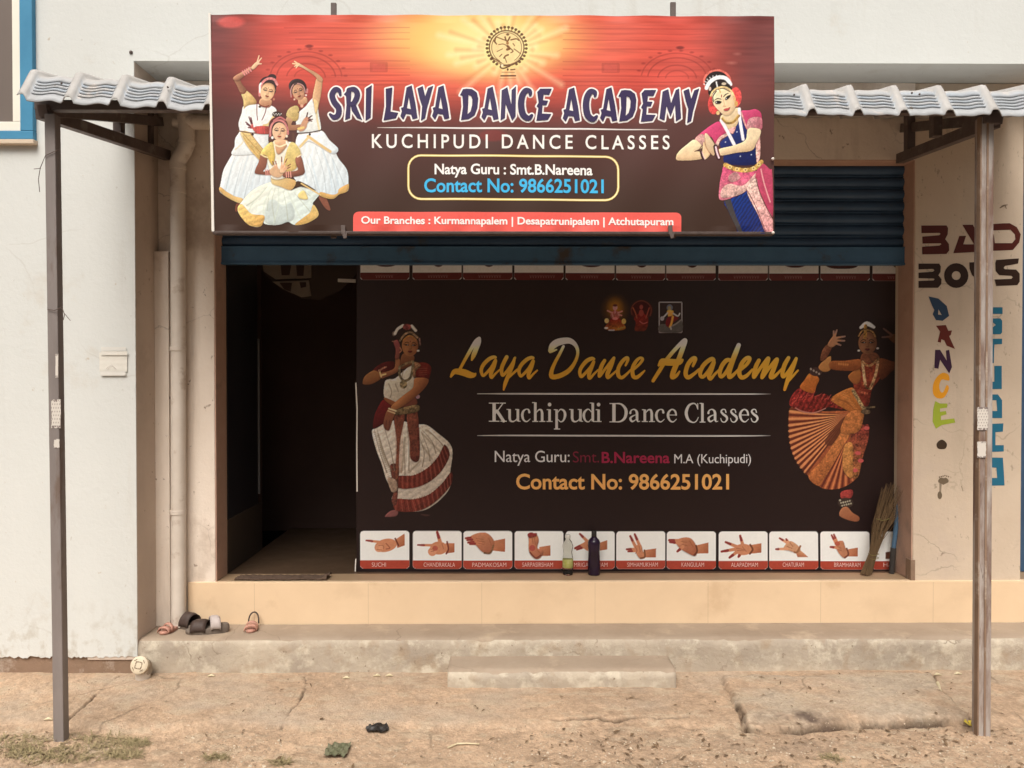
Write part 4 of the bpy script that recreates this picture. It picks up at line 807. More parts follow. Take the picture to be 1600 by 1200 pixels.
    for p in ([(112, 152), (120, 172), (112, 186)], [(132, 150), (138, 178)], [(355, 122), (385, 128)], [(360, 138), (388, 146)], [(400, 120), (418, 150)], [(650, 158), (690, 166)], [(655, 170), (690, 172)], [(680, 150), (700, 175)], [(920, 150), (945, 160)], [(935, 130), (950, 150)], [(1186, 150), (1206, 158)], [(1190, 166), (1208, 172)]): c.stroke(p, 4, ln, alpha=.7)
    # upper row (only the lower part shows below the shutter)
    c.v = ID
    for i, x in enumerate(CARDX):
        y0 = 378.5; y1 = 436.8+i*.2
        c.rrect(x-.5, y0, x+76.5, y1, 4, (166, 138, 122), nz=.03)
        c.poly([(x-.5, y1-11), (x+76.5, y1-11), (x+76.5, y1-4), (x+73, y1), (x+3, y1), (x-.5, y1-4)], (72, 26, 20), smooth=False)
        a = (60, 30, 24); f = i % 4
        c.ell(x+40, y1-36, 15, 9, (112, 62, 46)); c.stroke([(x+50, y1-34), (x+66, y1-40)], 11, (112, 62, 46))
        for k in range(4): c.stroke([(x+30, y1-38+k*2), (x+16-k, y1-44+k*(3+f))], 3, (104, 54, 42))
        if f == 0: c.ell(x+40, y1-25, 16, 5, a)
        if f == 1 or f == 2: c.ell(x+40, y1-26, 8, 6, a); c.stroke([(x+44, y1-27), (x+56, y1-28)], 5, a)
        if i == 9: c.poly([(x+10, y1-25), (x+55, y1-24), (x+48, y1-19), (x+18, y1-19)], a)
        for k in range(int(7+f)):
            xx = x+24+k*4; c.stroke([(xx, y1-7), (xx+1.2, y1-3.5)], .8, (110, 66, 56), alpha=.8); c.stroke([(xx+1.4, y1-3.5), (xx+2.4, y1-7)], .7, (110, 66, 56), alpha=.7)
    # ---- rule lines
    for y in (615.3, 680.6): c.stroke([(746, y, .3), (800, y, 2), (980, y+.2, 2.3), (1150, y+.4, 2), (1204, y+.4, .3)], 2, (205, 190, 178), nz=0)
    # ---- three small devotional pictures
    c.v = View(935, 460, 11.43)
    c.ell(300, 270, 170, 190, (110, 60, 18), alpha=.75, soft=9); c.ell(300, 230, 110, 130, (150, 90, 24), alpha=.6, soft=6)
    c.poly([(110, 600), (180, 500), (240, 420), (370, 420), (430, 500), (490, 600), (400, 640), (200, 640)], (112, 26, 18), (140, 80, 30), [(300, 430), (320, 640)], nz=.25)
    c.ell(150, 470, 40, 45, (170, 130, 80)); c.ell(455, 480, 40, 50, (160, 120, 60)); c.ell(300, 370, 85, 85, (130, 60, 50), nz=.2); c.ell(300, 235, 42, 45, (150, 100, 90)); c.ell(300, 195, 40, 22, (70, 30, 26)); c.stroke([(300, 250), (300, 330)], 22, (150, 90, 85))
    for a, b in (((250, 330), (165, 290)), ((350, 330), (425, 300)), ((250, 360), (270, 420)), ((360, 360), (415, 375))): c.stroke([a, b], 28, (150, 90, 76))
    c.ell(300, 430, 45, 24, (165, 90, 80)); c.ell(140, 600, 34, 18, (190, 160, 150)); c.stroke([(190, 640), (280, 640)], 20, (150, 130, 140)); c.stroke([(350, 620), (470, 580)], 26, (130, 90, 40))
    c.ell(770, 280, 190, 175, (78, 26, 18), alpha=.8, soft=2); c.ell(770, 280, 160, 150, (54, 18, 14)); c.poly([(650, 640), (670, 500), (640, 420), (740, 330), (800, 330), (890, 430), (880, 560), (840, 640), (760, 655)], (112, 26, 20), (90, 34, 20), [(770, 340), (770, 650)], nz=.2)
    c.ell(768, 225, 32, 42, (120, 50, 40)); c.ell(768, 330, 44, 60, (118, 44, 34)); c.stroke([(620, 240), (660, 320), (690, 420)], 22, (124, 56, 34)); c.stroke([(910, 240), (880, 330), (850, 420)], 22, (118, 48, 34)); c.stroke([(740, 480), (800, 520), (870, 500)], 20, (140, 60, 50))
    c.stroke([(600, 360), (590, 260), (650, 160), (770, 110), (890, 160), (945, 260), (930, 380)], 12, (96, 44, 30))
    c.rrect(1078, 128, 1502, 688, 20, (120, 100, 94)); c.rrect(1100, 150, 1482, 666, 8, (46, 30, 26)); c.poly([(1100, 540), (1250, 530), (1400, 520), (1482, 450), (1482, 666), (1100, 666)], (82, 68, 60), nz=.1)
    c.ell(1275, 235, 55, 58, (84, 76, 80)); c.ell(1268, 245, 30, 38, (120, 96, 66)); c.poly([(1230, 290), (1340, 290), (1330, 400), (1260, 410)], (176, 116, 52)); c.poly([(1200, 520), (1250, 400), (1380, 390), (1430, 430), (1340, 500), (1290, 560), (1240, 580)], (104, 24, 24)); c.stroke([(1330, 400), (1310, 500), (1280, 580)], 40, (176, 110, 44)); c.stroke([(1340, 340), (1420, 385), (1455, 340)], 26, (150, 130, 120)); c.stroke([(1235, 330), (1180, 390), (1130, 430)], 28, (150, 130, 124)); c.ell(1140, 430, 36, 40, (140, 120, 116)); c.stroke([(1290, 580), (1300, 620)], 26, (140, 120, 110)); c.stroke([(1330, 560), (1410, 510), (1470, 460)], 26, (110, 92, 82))
    # ---- dancer in white, left
    c.v = View(540, 480, 3.3333)
    Wt = (196, 174, 150); Ws = (160, 138, 114); M = (98, 42, 32); SK = (144, 90, 54)
    c.poly([(205, 1088), (236, 1060), (272, 1058), (266, 1086), (222, 1092)], (120, 70, 62)); c.poly([(390, 1078), (440, 1082), (420, 1090)], (70, 44, 36))
    c.poly([(138, 650), (160, 628), (250, 590), (370, 608), (425, 615), (485, 660), (540, 708), (557, 760), (545, 860), (552, 905), (530, 962), (470, 1022), (400, 1060), (300, 1062), (258, 1042), (240, 1000), (250, 960), (214, 900), (190, 820), (160, 740)], (206, 184, 160), (176, 154, 130), [(200, 640), (420, 1040)], nz=.1, fold=(55, 9, .05))
    for p in ([(170, 660), (200, 760), (250, 880)], [(400, 660), (460, 720), (500, 760)], [(400, 720), (450, 790)], [(420, 640), (500, 700), (535, 760)], [(310, 680), (300, 800), (290, 860)], [(180, 720), (210, 820)], [(390, 800), (330, 860)]): c.stroke(p, 9, (128, 108, 84), alpha=.55, soft=1)
    for p in ([(150, 660), (190, 780), (235, 880)], [(440, 640), (520, 720)], [(330, 700), (320, 840)]): c.stroke(p, 9, (222, 204, 182), alpha=.6, soft=1)
    b1 = [(272, 880), (350, 876), (425, 838), (482, 778), (516, 716), (542, 770), (500, 852), (432, 912), (350, 942), (272, 938)]
    b2 = [(262, 1000), (350, 1000), (432, 976), (502, 918), (550, 858), (554, 912), (512, 972), (442, 1032), (370, 1062), (262, 1058)]
    for b in (b1, b2): c.poly(b, (112, 46, 34), (84, 34, 26), [(280, 900), (540, 800)], nz=.2)
    for k in range(26):
        t = k/25
        def on(a): i = t*4; j = min(int(i), 3); f = i-j; return (a[j][0]*(1-f)+a[j+1][0]*f, a[j][1]*(1-f)+a[j+1][1]*f)
        for b in (b1, b2): c.stroke([on(b[:5]), on(b[5:][::-1])], 4, (60, 24, 18) if k % 2 else (150, 84, 62), alpha=.55)
    c.poly([(234, 820), (276, 824), (276, 900), (266, 1022), (240, 1012), (252, 950), (240, 880)], (94, 50, 38), nz=.3); c.poly([(220, 890), (262, 900), (270, 950), (240, 960)], (150, 120, 96), nz=.2)
    c.poly([(200, 482), (242, 522), (232, 580), (200, 606), (146, 632), (150, 570), (170, 520)], (100, 28, 26), (74, 24, 20), [(180, 500), (170, 620)], nz=.1)
    c.poly([(252, 560), (308, 556), (284, 700), (274, 882), (260, 882), (266, 700)], (104, 52, 38), (120, 66, 46), [(270, 560), (270, 880)], nz=.3); c.poly([(320, 556), (372, 540), (386, 782), (340, 790), (334, 700)], (112, 56, 40), (92, 42, 32), [(340, 560), (360, 780)], nz=.3)
    c.poly([(204, 392), (225, 375), (262, 368), (352, 298), (384, 380), (356, 430), (270, 500), (204, 472)], Wt, Ws, [(230, 380), (330, 480)], nz=.08)
    for p in ([(225, 400), (240, 440), (232, 470)], [(300, 330), (290, 380)], [(260, 400), (275, 440)]): c.stroke(p, 6, (120, 98, 76), alpha=.6)
    c.poly([(204, 470), (270, 500), (262, 522), (210, 490)], (120, 66, 40)); c.poly([(300, 480), (360, 470), (368, 510), (280, 520)], (96, 50, 36))
    c.poly([(244, 540), (370, 508), (374, 544), (250, 562)], (104, 80, 52), nz=.4); c.ell(376, 466, 11, 11, (140, 100, 100))
    c.v = View(560, 490, 9.23)
    c.poly([(200, 832), (330, 720), (500, 688), (540, 780), (440, 830), (290, 870)], (88, 30, 24), (70, 22, 18), [(260, 750), (480, 820)], nz=.15)
    c.poly([(820, 720), (960, 708), (1042, 760), (1044, 850), (992, 965), (850, 925), (800, 920), (800, 780)], (96, 32, 22), (78, 24, 18), [(850, 720), (1020, 920)], nz=.15)
    for y in (790, 820, 850, 880): c.stroke([(870, y+6), (985, y)], 8, (130, 70, 50), alpha=.6)
    c.poly([(62, 990), (98, 900), (222, 820), (312, 868), (332, 930), (200, 1012), (88, 1022)], (150, 94, 54), (116, 66, 38), [(120, 870), (180, 1010)])
    c.poly([(300, 870), (430, 830), (522, 780), (536, 650), (582, 640), (602, 700), (592, 790), (540, 856), (400, 915), (330, 935)], (138, 82, 52), (112, 62, 42), [(420, 820), (450, 910)])
    c.poly([(506, 410), (545, 380), (574, 392), (606, 480), (598, 560), (584, 648), (530, 648), (538, 520)], (126, 58, 54), (108, 58, 44), [(530, 400), (570, 640)]); c.stroke([(600, 490), (620, 530), (596, 560)], 18, (140, 84, 58)); c.stroke([(490, 400), (540, 402)], 14, (120, 76, 58)); c.ell(510, 290, 22, 34, (104, 80, 66))
    c.stroke([(300, 820), (330, 910)], 24, (180, 140, 92)); c.stroke([(330, 890), (392, 872)], 24, (186, 146, 96)); c.stroke([(295, 830), (350, 790), (400, 770)], 24, (130, 80, 60), nz=.3)
    c.poly([(640, 580), (792, 600), (800, 690), (780, 740), (640, 800), (600, 760)], (124, 72, 44), (90, 50, 32), [(660, 600), (700, 780)])
    c.stroke([(612, 760), (690, 720), (780, 690)], 34, (100, 74, 48), nz=.4)
    c.poly([(780, 700), (900, 740), (830, 830), (820, 920), (780, 880)], (110, 74, 50), nz=.4)
    c.stroke([(592, 770), (594, 880), (640, 958), (700, 962), (760, 900), (792, 700)], 34, (92, 74, 52), nz=.4); c.ell(650, 1022, 54, 60, (112, 90, 62), nz=.5)
    c.ell(700, 300, 168, 130, (44, 28, 22)); c.ell(745, 420, 138, 180, (40, 26, 20))
    c.stroke([(528, 290), (566, 222), (642, 172)], 40, (190, 164, 140), nz=.1); c.stroke([(768, 178), (826, 244)], 40, (186, 160, 138), nz=.1); c.ell(700, 192, 60, 44, (112, 50, 44), nz=.4)
    c.ell(745, 462, 118, 152, (136, 82, 48), 0, col2=(110, 62, 38), axis=[(680, 460), (860, 460)]); c.stroke([(600, 388), (672, 296), (758, 272), (852, 345)], 28, (122, 90, 64), nz=.35); c.stroke([(648, 380), (740, 318), (830, 380)], 12, (150, 96, 44), nz=.3)
    c.stroke([(880, 360), (890, 450)], 24, (100, 66, 54), nz=.3); c.ell(862, 536, 20, 14, (200, 178, 150))
    face(c, 748, 470, 138, (128, 76, 44), (34, 20, 16), (86, 26, 24), 2, .86)
    c.v = View(540, 480, 3.3333)
    c.poly([(362, 370), (432, 376), (404, 430), (332, 492), (262, 534), (238, 516), (300, 460), (350, 420)], (150, 92, 54), (118, 66, 40), [(330, 420), (370, 450)])
    c.poly([(224, 530), (258, 545), (246, 585), (226, 642), (198, 622), (204, 570)], (136, 80, 52), (110, 60, 42), [(220, 540), (220, 640)]); c.stroke([(226, 528), (262, 540)], 8, (190, 160, 120)); c.stroke([(222, 540), (256, 552)], 7, (176, 140, 100)); c.stroke([(214, 590), (208, 636)], 4, (84, 44, 34)); c.stroke([(230, 590), (226, 640)], 4, (84, 44, 34))
    c.v = View(540, 480, 3.3333)
    for p in ([(150, 640), (175, 740), (215, 860)], [(165, 640), (205, 770), (240, 850)], [(200, 620), (235, 740), (255, 850)], [(400, 640), (450, 700), (470, 760)], [(430, 640), (490, 700), (505, 720)], [(390, 690), (410, 760), (400, 830)], [(395, 650), (430, 740), (440, 800)], [(320, 620), (330, 720), (330, 850)], [(300, 700), (308, 800), (310, 870)]): c.stroke([(x, y, 2+2*i) for i, (x, y) in enumerate(p)], 3, (112, 92, 70), alpha=.7, soft=.4)
    for k in range(22):
        y = 650+k*11; x = 146+k*3.6; c.stroke([(x, y), (x+22, y+9)], 3, (120, 100, 78), alpha=.55)
    for k in range(9): c.stroke([(258+k*5, 565+k*2), (262+k*4, 860)], 1.6, (160, 96, 66), alpha=.4); c.stroke([(322+k*5, 560), (338+k*5, 775)], 1.6, (164, 100, 70), alpha=.4)
    # ---- dancer with lifted leg, right
    c.v = View(1200, 480, 3.3333)
    c.poly([(118, 525), (200, 545), (420, 540), (452, 560), (445, 640), (432, 700), (448, 850), (462, 890), (400, 936), (320, 949), (264, 930), (180, 842), (130, 760), (113, 650)], (150, 78, 46), (140, 70, 40), [(130, 560), (400, 900)], nz=.15)
    per = catmull([(118, 530), (113, 600), (114, 660), (122, 720), (140, 775), (165, 822), (200, 866)], False, 4)
    for i, p in enumerate(per):
        c.stroke([(425, 560, 2), (425+(p[0]-425)*.5, 560+(p[1]-560)*.5+6, 8), (p[0], p[1], 13)], 8, (206, 128, 78) if i % 2 else (84, 36, 24), alpha=.8)
    c.poly([(424, 548), (452, 572), (420, 680), (360, 790), (300, 885), (264, 931), (212, 878), (280, 800), (340, 712)], (178, 106, 56), (160, 88, 46), [(430, 560), (250, 910)], nz=.22)
    c.poly([(330, 720), (300, 690), (400, 570), (380, 650)], (96, 48, 30), alpha=.8)
    for i in range(11):
        t = i/10; c.stroke([(410, 700, 3), (282+t*178, 935+18*math.sin(t*3.14)-48*t*t, 11)], 6, (190, 108, 64) if i % 2 else (88, 36, 26), alpha=.85)
    c.poly([(440, 620), (470, 600), (500, 612), (526, 616), (524, 690), (496, 780), (470, 886), (430, 880), (398, 860), (402, 770), (430, 700)], (120, 50, 38), (140, 84, 46), [(510, 640), (420, 860)], nz=.4)
    for x, y in ((515, 630), (470, 760), (485, 800), (455, 850)): c.ell(x, y, 15, 10, (176, 74, 66))
    c.poly([(400, 720), (440, 710), (445, 800), (440, 890), (400, 860), (390, 800)], (164, 104, 54), nz=.25)
    c.poly([(384, 962), (440, 952), (436, 992), (386, 998)], (140, 52, 44), nz=.2); c.ell(406, 1020, 40, 26, (60, 44, 34)); 
    for k in range(14): c.ell(376+(k*17) % 62, 1006+(k*11) % 30, 4.5, 4.5, (150, 134, 108))
    c.poly([(386, 1048), (415, 1042), (440, 1070), (474, 1092), (470, 1114), (430, 1112), (374, 1086)], (176, 108, 70), (150, 86, 54), [(400, 1050), (430, 1110)])
    c.v = View(1230, 495, 6.667)
    c.poly([(24, 900), (58, 810), (140, 738), (272, 748), (282, 822), (400, 804), (470, 860), (560, 830), (600, 960), (440, 940), (380, 965), (280, 1002), (160, 988), (60, 945)], (130, 40, 34), (108, 34, 26), [(120, 760), (300, 980)], nz=.3, fold=(30, 7, .18)); c.stroke([(90, 950), (160, 985), (280, 1000), (400, 955)], 12, (180, 120, 100), alpha=.7)
    c.poly([(240, 588), (332, 640), (306, 720), (272, 795), (136, 742), (180, 660)], (184, 100, 42), (160, 80, 34), [(200, 620), (260, 780)], nz=.1); c.ell(300, 572, 68, 46, (62, 40, 34))
    for k in range(18): c.ell(245+(k*29) % 115, 540+(k*17) % 66, 8, 8, (132, 108, 92))
    c.poly([(326, 522), (400, 440), (452, 412), (458, 470), (450, 552), (380, 572)], (186, 120, 66), (168, 104, 54), [(380, 450), (400, 560)])
    c.poly([(460, 850), (540, 790), (680, 738), (722, 820), (796, 940), (722, 1012), (640, 982), (480, 890)], (172, 98, 46), (150, 82, 38), [(560, 790), (720, 980)], nz=.15); c.stroke([(540, 860), (640, 900), (720, 990)], 14, (116, 60, 30), alpha=.7)
    c.poly([(560, 1200), (640, 1000), (780, 980), (800, 1040), (740, 1200)], (160, 92, 48), nz=.2)
    c.poly([(640, 622), (700, 560), (752, 446), (960, 436), (1000, 500), (966, 640), (884, 760), (856, 900), (806, 935), (706, 800), (690, 700)], (124, 50, 30), (104, 38, 26), [(760, 460), (840, 900)], nz=.3)
    c.poly([(638, 632), (660, 590), (746, 538), (770, 620), (744, 690), (690, 694)], (166, 96, 46), (140, 76, 38), [(670, 560), (730, 690)])
    c.poly([(452, 466), (600, 458), (764, 446), (752, 545), (620, 562), (456, 542)], (154, 82, 42), (124, 62, 32), [(600, 460), (610, 560)], nz=.1); c.stroke([(540, 490), (630, 500)], 22, (184, 116, 60), alpha=.6, soft=1)
    c.poly([(346, 455), (366, 350), (420, 286), (464, 312), (440, 375), (402, 440)], (124, 72, 46), (104, 54, 36), [(370, 340), (440, 380)], nz=.2)
    c.poly([(420, 290), (478, 200), (512, 210), (522, 272), (468, 318)], (150, 96, 64))
    for a, b in (((488, 225), (482, 150)), ((498, 222), (600, 204)), ((505, 245), (596, 250)), ((490, 270), (556, 296)), ((490, 215), (515, 140))): finger(c, a, b, 20, (150, 98, 68), (126, 88, 74), .7)
    c.poly([(958, 440), (1100, 466), (1200, 468), (1200, 540), (1100, 562), (1016, 640), (970, 640)], (120, 62, 34), (90, 44, 26), [(1000, 450), (1080, 580)], nz=.12)
    c.poly([(1056, 205), (1130, 180), (1200, 232), (1200, 295), (1100, 265)], (104, 56, 30)); 
    for a, b in (((1090, 190), (1005, 124)), ((1080, 206), (990, 213)), ((1150, 200), (1140, 122))): finger(c, a, b, 20, (104, 62, 46), (92, 62, 52), .7)
    c.poly([(790, 380), (900, 370), (950, 400), (960, 450), (860, 480), (770, 450)], (100, 54, 34), nz=.2)
    c.ell(836, 185, 118, 95, (40, 24, 18)); c.ell(838, 250, 112, 120, (38, 22, 16)); c.stroke([(766, 112, 30), (830, 72, 48), (902, 108, 30)], 44, (180, 162, 152), nz=.05)
    c.ell(838, 272, 96, 116, (116, 70, 44), 0, col2=(88, 50, 32), axis=[(780, 270), (930, 270)]); c.stroke([(816, 95), (812, 215)], 34, (140, 92, 40), nz=.5); c.stroke([(745, 200), (790, 140), (880, 150), (920, 210)], 14, (126, 84, 46), nz=.4)
    face(c, 836, 280, 106, (110, 66, 42), (26, 16, 12), (70, 24, 22), 0, .9); c.ell(746, 352, 14, 10, (170, 146, 130)); c.ell(942, 328, 14, 10, (170, 146, 130))
    c.stroke([(786, 470), (800, 600), (816, 705)], 28, (170, 126, 86), nz=.4); c.stroke([(944, 470), (922, 600), (868, 745)], 28, (166, 120, 80), nz=.4); c.stroke([(780, 470), (860, 510), (950, 440)], 24, (140, 92, 56), nz=.4); c.stroke([(800, 700), (850, 750), (900, 690)], 16, (120, 80, 50), nz=.5)
    c.stroke([(690, 770), (740, 860), (800, 960)], 36, (140, 108, 70), nz=.5); c.stroke([(800, 945), (860, 945), (910, 940)], 18, (96, 74, 50), nz=.4); c.stroke([(750, 780), (830, 800)], 26, (128, 60, 40), nz=.5); c.ell(820, 990, 50, 26, (80, 60, 42), nz=.5)
    c.v = View(1230, 495, 6.667)
    for k in range(26):
        t = k/25; c.stroke([(40+t*420, 900-70*math.sin(t*3)+18*math.sin(k*2.1)), (70+t*420, 860-60*math.sin(t*3)+24*math.sin(k*1.3))], 9, (182, 74, 58) if k % 2 else (78, 20, 20), alpha=.6)
    for k in range(12): c.stroke([(560+k*12, 800+k*14), (600+k*12, 790+k*15)], 6, (206, 132, 70), alpha=.5)
    for k in range(10): c.stroke([(480+k*24, 470+4*math.sin(k)), (476+k*24, 535)], 5, (112, 54, 26), alpha=.45)
    i0 = int((1340-c.x0)*c.R); sh_ = np.interp(c.X, [1350, 1405], [1, .55])[None, :, None]; j0, j1 = int((495-c.y0)*c.R), int((690-c.y0)*c.R)
    yw = np.interp(c.Y[j0:j1], [495, 510, 640, 690], [0, 1, 1, 0])[:, None, None]; c.img[j0:j1] *= 1-(1-sh_)*yw                        # upper part of the print darkens towards its right edge
    return c, light
def crisp(img, k=.7):
    b = smear(smear(img, 2)); return np.clip(img+k*(img-b), 0, 255)
def smear(img, n=1):
    for _ in range(n):
        a = np.pad(img, ((1, 1), (1, 1), (0, 0)), 'edge')
        img = .5*img+.125*(a[:-2, 1:-1]+a[2:, 1:-1]+a[1:-1, :-2]+a[1:-1, 2:])
    return img
def lin(c): c = np.asarray(c, float)/255.; return np.where(c <= .04045, c/12.92, ((c+.055)/1.055)**2.4)
# ================================================================ canopy
can = empty('canopy', 'pale tile pattern sheet canopy on two steel posts in front of the shop', 'canopy', (0, POLE, 0))
def edge_z(x): return 2.565-.05*min(1, max(0, (x+1.9)/.9))
PITCHX = .1815; R0 = -1.703
def ridge(x):
    u = ((x-R0)/PITCHX+.5) % 1-.5; a = abs(u)*PITCHX
    return .027*(1-sm(.009, .024, np.array(a)))
xx = np.arange(-1.897, 2.65, PITCHX/26)
prof = [(0, 0)]; y_, z_ = 0., .0
y_, z_ = .026, .036; prof.append((.013, .018)); prof.append((y_, z_))
for k in range(5):
    prof.append((y_+.0015, z_+.0012)); prof.append((y_-.0035, z_+.0022)); y_ += .0098; z_ += .0150; prof.append((y_, z_))
y_ += .012; z_ += .016; prof.append((y_, z_))
for k in range(1, 10): prof.append((y_+k*.107, z_+k*.107*.22))
col = []; co_ = []
dust = np.array((.43, .42, .41)); blue = np.array((.30, .375, .46))
for j, (dy, dz) in enumerate(prof):
    for x in xx:
        r = float(ridge(x)); f = 1-r/.027
        emb = 1 if 3 <= j <= 17 else 0
        # the steps are pressed into the pans only
        sy, sz = (dy, dz)
        uu = abs(((x-R0)/PITCHX) % 1-.5)
        if (f < .6 or uu > .36) and 2 < j <= 17: sy = .026+.0098*((j-2)/3); sz = .036+.015*((j-2)/3)
        elif 2 < j <= 17 and uu > .26: sz += .02*(uu-.26)
        wob = .004*math.sin(x*31)+.003*math.sin(x*67+1)
        co_.append((x, 3.02+sy+wob*.5+ (0 if j else 0), edge_z(x)+sz+r+wob))
        b = f*emb*(.45+.3*math.sin(x*7.3+j)*math.sin(x*3.1))+.3*f*(j < 3)
        b = min(max(b, 0), .85); q_ = dust*(1-b)+blue*b; col.append(q_*(.68 if emb and f > .6 and uu < .36 and j % 3 == 0 and math.sin(x*40+j*9) > -.8 else 1))
sheet = grid_mesh('roof_sheet', np.array(co_), len(prof), len(xx), np.array(col), M['sheet'], can, True)
sm_ = sheet.modifiers.new('thick', 'SOLIDIFY'); sm_.thickness = .003; sm_.offset = -1
for xk, yk in ((1241, 148), (1437, 147), (1484, 164), (1425, 145), (96, 130), (262, 136)):
    m = MB(); m.lathe([(.0001, .003), (.003, .0025), (.0038, 0), (.0038, -.003)], pt(xk, yk, 3.05), 10, tilt=Matrix.Rotation(.9, 3, 'X')); m.build('bolt', M['wire'], can, True)
def pole(xa, ya, xb, yb, mt, w=.042):
    m = MB(); m.beam(pt(xb, yb, POLE)-Vector((0, 0, .03)), pt(xa, ya, POLE), w, w, (0, 1, 0), .004); return m.build('post', mt, can)
pl = pole(82, 180, 96, 1158, M['pole']); 
m = MB(); a, b = pt(1538, 185, POLE), pt(1533, 1156, POLE)-Vector((0, 0, .03))
m.beam(b, a, .052, .046, (0, 1, 0), .004); prr = m.build('post', M['pole_light'], can)
m = MB(); o = Vector((-.001, -.0245, 0)); m.beam(b+o, a+o, .008, .004, (0, 1, 0), .001); o2 = Vector((-.027, -.012, 0)); m.beam(b+o2, a+o2, .006, .024, (0, 1, 0), .001); m.build('rust_seam', M['plinth'], prr)
def beams(name, segs, w=.038, h=.045):
    for p, q in segs:
        m = MB(); m.beam(p, q, w, h); m.build(name, M['steel'], can)
beams('rafter', [(pt(66, 172, POLE-.02), pt(250, 190, 4.06)), (pt(1560, 185, POLE-.02), pt(1412, 200, 4.06))])
beams('brace', [(pt(62, 176, POLE), pt(262, 243, 4.05)), (pt(1556, 190, POLE), pt(1406, 248, 4.05))], .04, .05)
beams('strut', [(pt(186, 172, 3.72), pt(186, 208, 3.72)), (pt(232, 172, 3.98), pt(232, 240, 3.98)), (pt(1462, 178, 3.5), pt(1462, 214, 3.5)), (pt(1421, 174, 3.94), pt(1421, 240, 3.94))], .04, .04)
beams('purlin', [(pt(58, 166, POLE+.02), pt(1575, 172, POLE+.02))], .04, .04)
m = MB(); m.box(pt(1530, 178, POLE)-Vector((0, .03, 0)), pt(1557, 196, POLE)+Vector((0, .03, 0)), .003); m.build('post_bracket', M['steel'], can)
# stickers left on the posts, and wire twists
def stripes(name, x0, y0, x1, y1, Yp, parent, seed, dense=1):
    rs = np.random.RandomState(seed); h, w_ = 40, 26; co_ = []; cl = []
    n = fbm(np.arange(w_)[None]*.35+np.zeros((h, 1)), np.arange(h)[:, None]*.22+np.zeros((1, w_)), 1, seed)
    for j in range(h):
        for i in range(w_):
            u, v = i/(w_-1), j/(h-1); p = pt(x0+(x1-x0)*u, y0+(y1-y0)*v, Yp); co_.append(p[:])
            ragged = (abs(v-.5) > .42 or abs(u-.5) > .44) and n[j, i] > 0
            glyph = (j % 5 in (1, 2)) and ((i*7+j//5*3) % 6 in (0, 1)) and dense
            cl.append((.2, .16, .15) if ragged else ((.26, .22, .2) if glyph else (.60, .56, .51)))
    return grid_mesh(name, np.array(co_), h, w_, np.array(cl), M['ink'], parent)
Yl = POLE-.0225
stripes('sticker', 80, 624, 95, 669, Yl, pl, 3); stripes('sticker', 86.5, 553, 91, 590, Yl-.0002, pl, 5, 0); stripes('sticker', 84, 686, 93, 700, Yl-.0003, pl, 8, 0)
stripes('sticker', 1527, 636, 1544, 672, POLE-.028, prr, 13); stripes('sticker', 1527, 690, 1541, 715, POLE-.0283, prr, 15, 0)
m = MB(); Yw = Yl-.004
m.tube([pt(74, 483, Yw), pt(85, 485, Yw-.003), pt(97, 480, Yw)], .0016, 6); m.tube([pt(97, 480, Yw), pt(100, 489, Yw), pt(105, 495, Yw), pt(110, 501, Yw)], .0013, 6); m.tube([pt(98, 484, Yw), pt(101, 492, Yw), pt(99, 500, Yw)], .0013, 6)
m.build('binding_wire', M['wire'], pl)
m = MB(); m.tube([pt(94, 233, Yw), pt(84, 237, Yw), pt(71, 243, Yw), pt(63, 262, Yw), pt(60, 280, Yw), pt(62, 300, Yw)], .0014, 6); m.tube([pt(53, 264, Yw), pt(64, 263, Yw)], .0012, 6)
m.build('binding_wire', M['wire'], pl)
# ================================================================ the big signboard
def ptS(x, y): return pt(x, y+1.4*(x-769)/441, SIGN)
def wav(x, y):                                 # slack of the sheet over its frame
    return .0022*np.sin(x*.021+1)*np.sin(y*.017)+.0016*np.sin(x*.05+y*.03)+.004*np.clip((y-352)/12, 0, 1)*np.sin(x*.09+.02*y)*np.sin(x*.023)+.002*np.clip((36-y)/12, 0, 1)*np.sin(x*.07)
cs = paint_sign(1.15)
sign = empty('signboard', 'wide red and brown printed signboard with dancers, hung in front of the canopy', 'signboard', tuple(pt(769, 362, SIGN)))
def print_sheet(name, c, alb, fn, wv, Yp, parent):
    Xg, Yg = np.meshgrid(c.X, c.Y)
    if fn is ptS: Xg = np.maximum(Xg, 328+5*(Yg-24)/340)
    a, b_, cc = fn(0, 0), fn(1600, 0), fn(0, 1200)
    P = np.array(a)[None, None]+(np.array(b_)-np.array(a))[None, None]*(Xg/1600)[..., None]+(np.array(cc)-np.array(a))[None, None]*(Yg/1200)[..., None]
    # the plane is not quite square to the lens: exact rays
    R_ = np.array(_R); d = np.stack([Xg-800, 600-Yg-(1.4*(Xg-769)/441 if fn is ptS else 0), np.full(Xg.shape, -F)], -1)@R_.T
    P = np.array(EYE)+d*(Yp/d[..., 1])[..., None]; P[..., 1] -= wv(Xg, Yg)

    return grid_mesh(name, P.reshape(-1, 3), c.h, c.w, alb.reshape(-1, 3), M['ink'], parent)
WB = np.array((1.0, .955, .875))
def albS(img): return np.clip(lin(img)/WB*.89, .010, .90)
print_sheet('printed_sheet', cs, albS(crisp(cs.img)), ptS, wav, SIGN-.004, sign)
m = MB()
a, b = ptS(329, 25.5), ptS(1209, 363); m.box((a.x, SIGN+.0035, b.z), (b.x, SIGN+.03, a.z), .002); m.build('backing_frame', M['steel'], sign)
m = MB(); 
def strip(m, p, Yp, off=0): 
    q = [ptS(*u) for u in p]; f = Yp/SIGN
    m.add([EYE+(v-EYE)*f-Vector((0, off, 0)) for v in q], [range(len(q))])
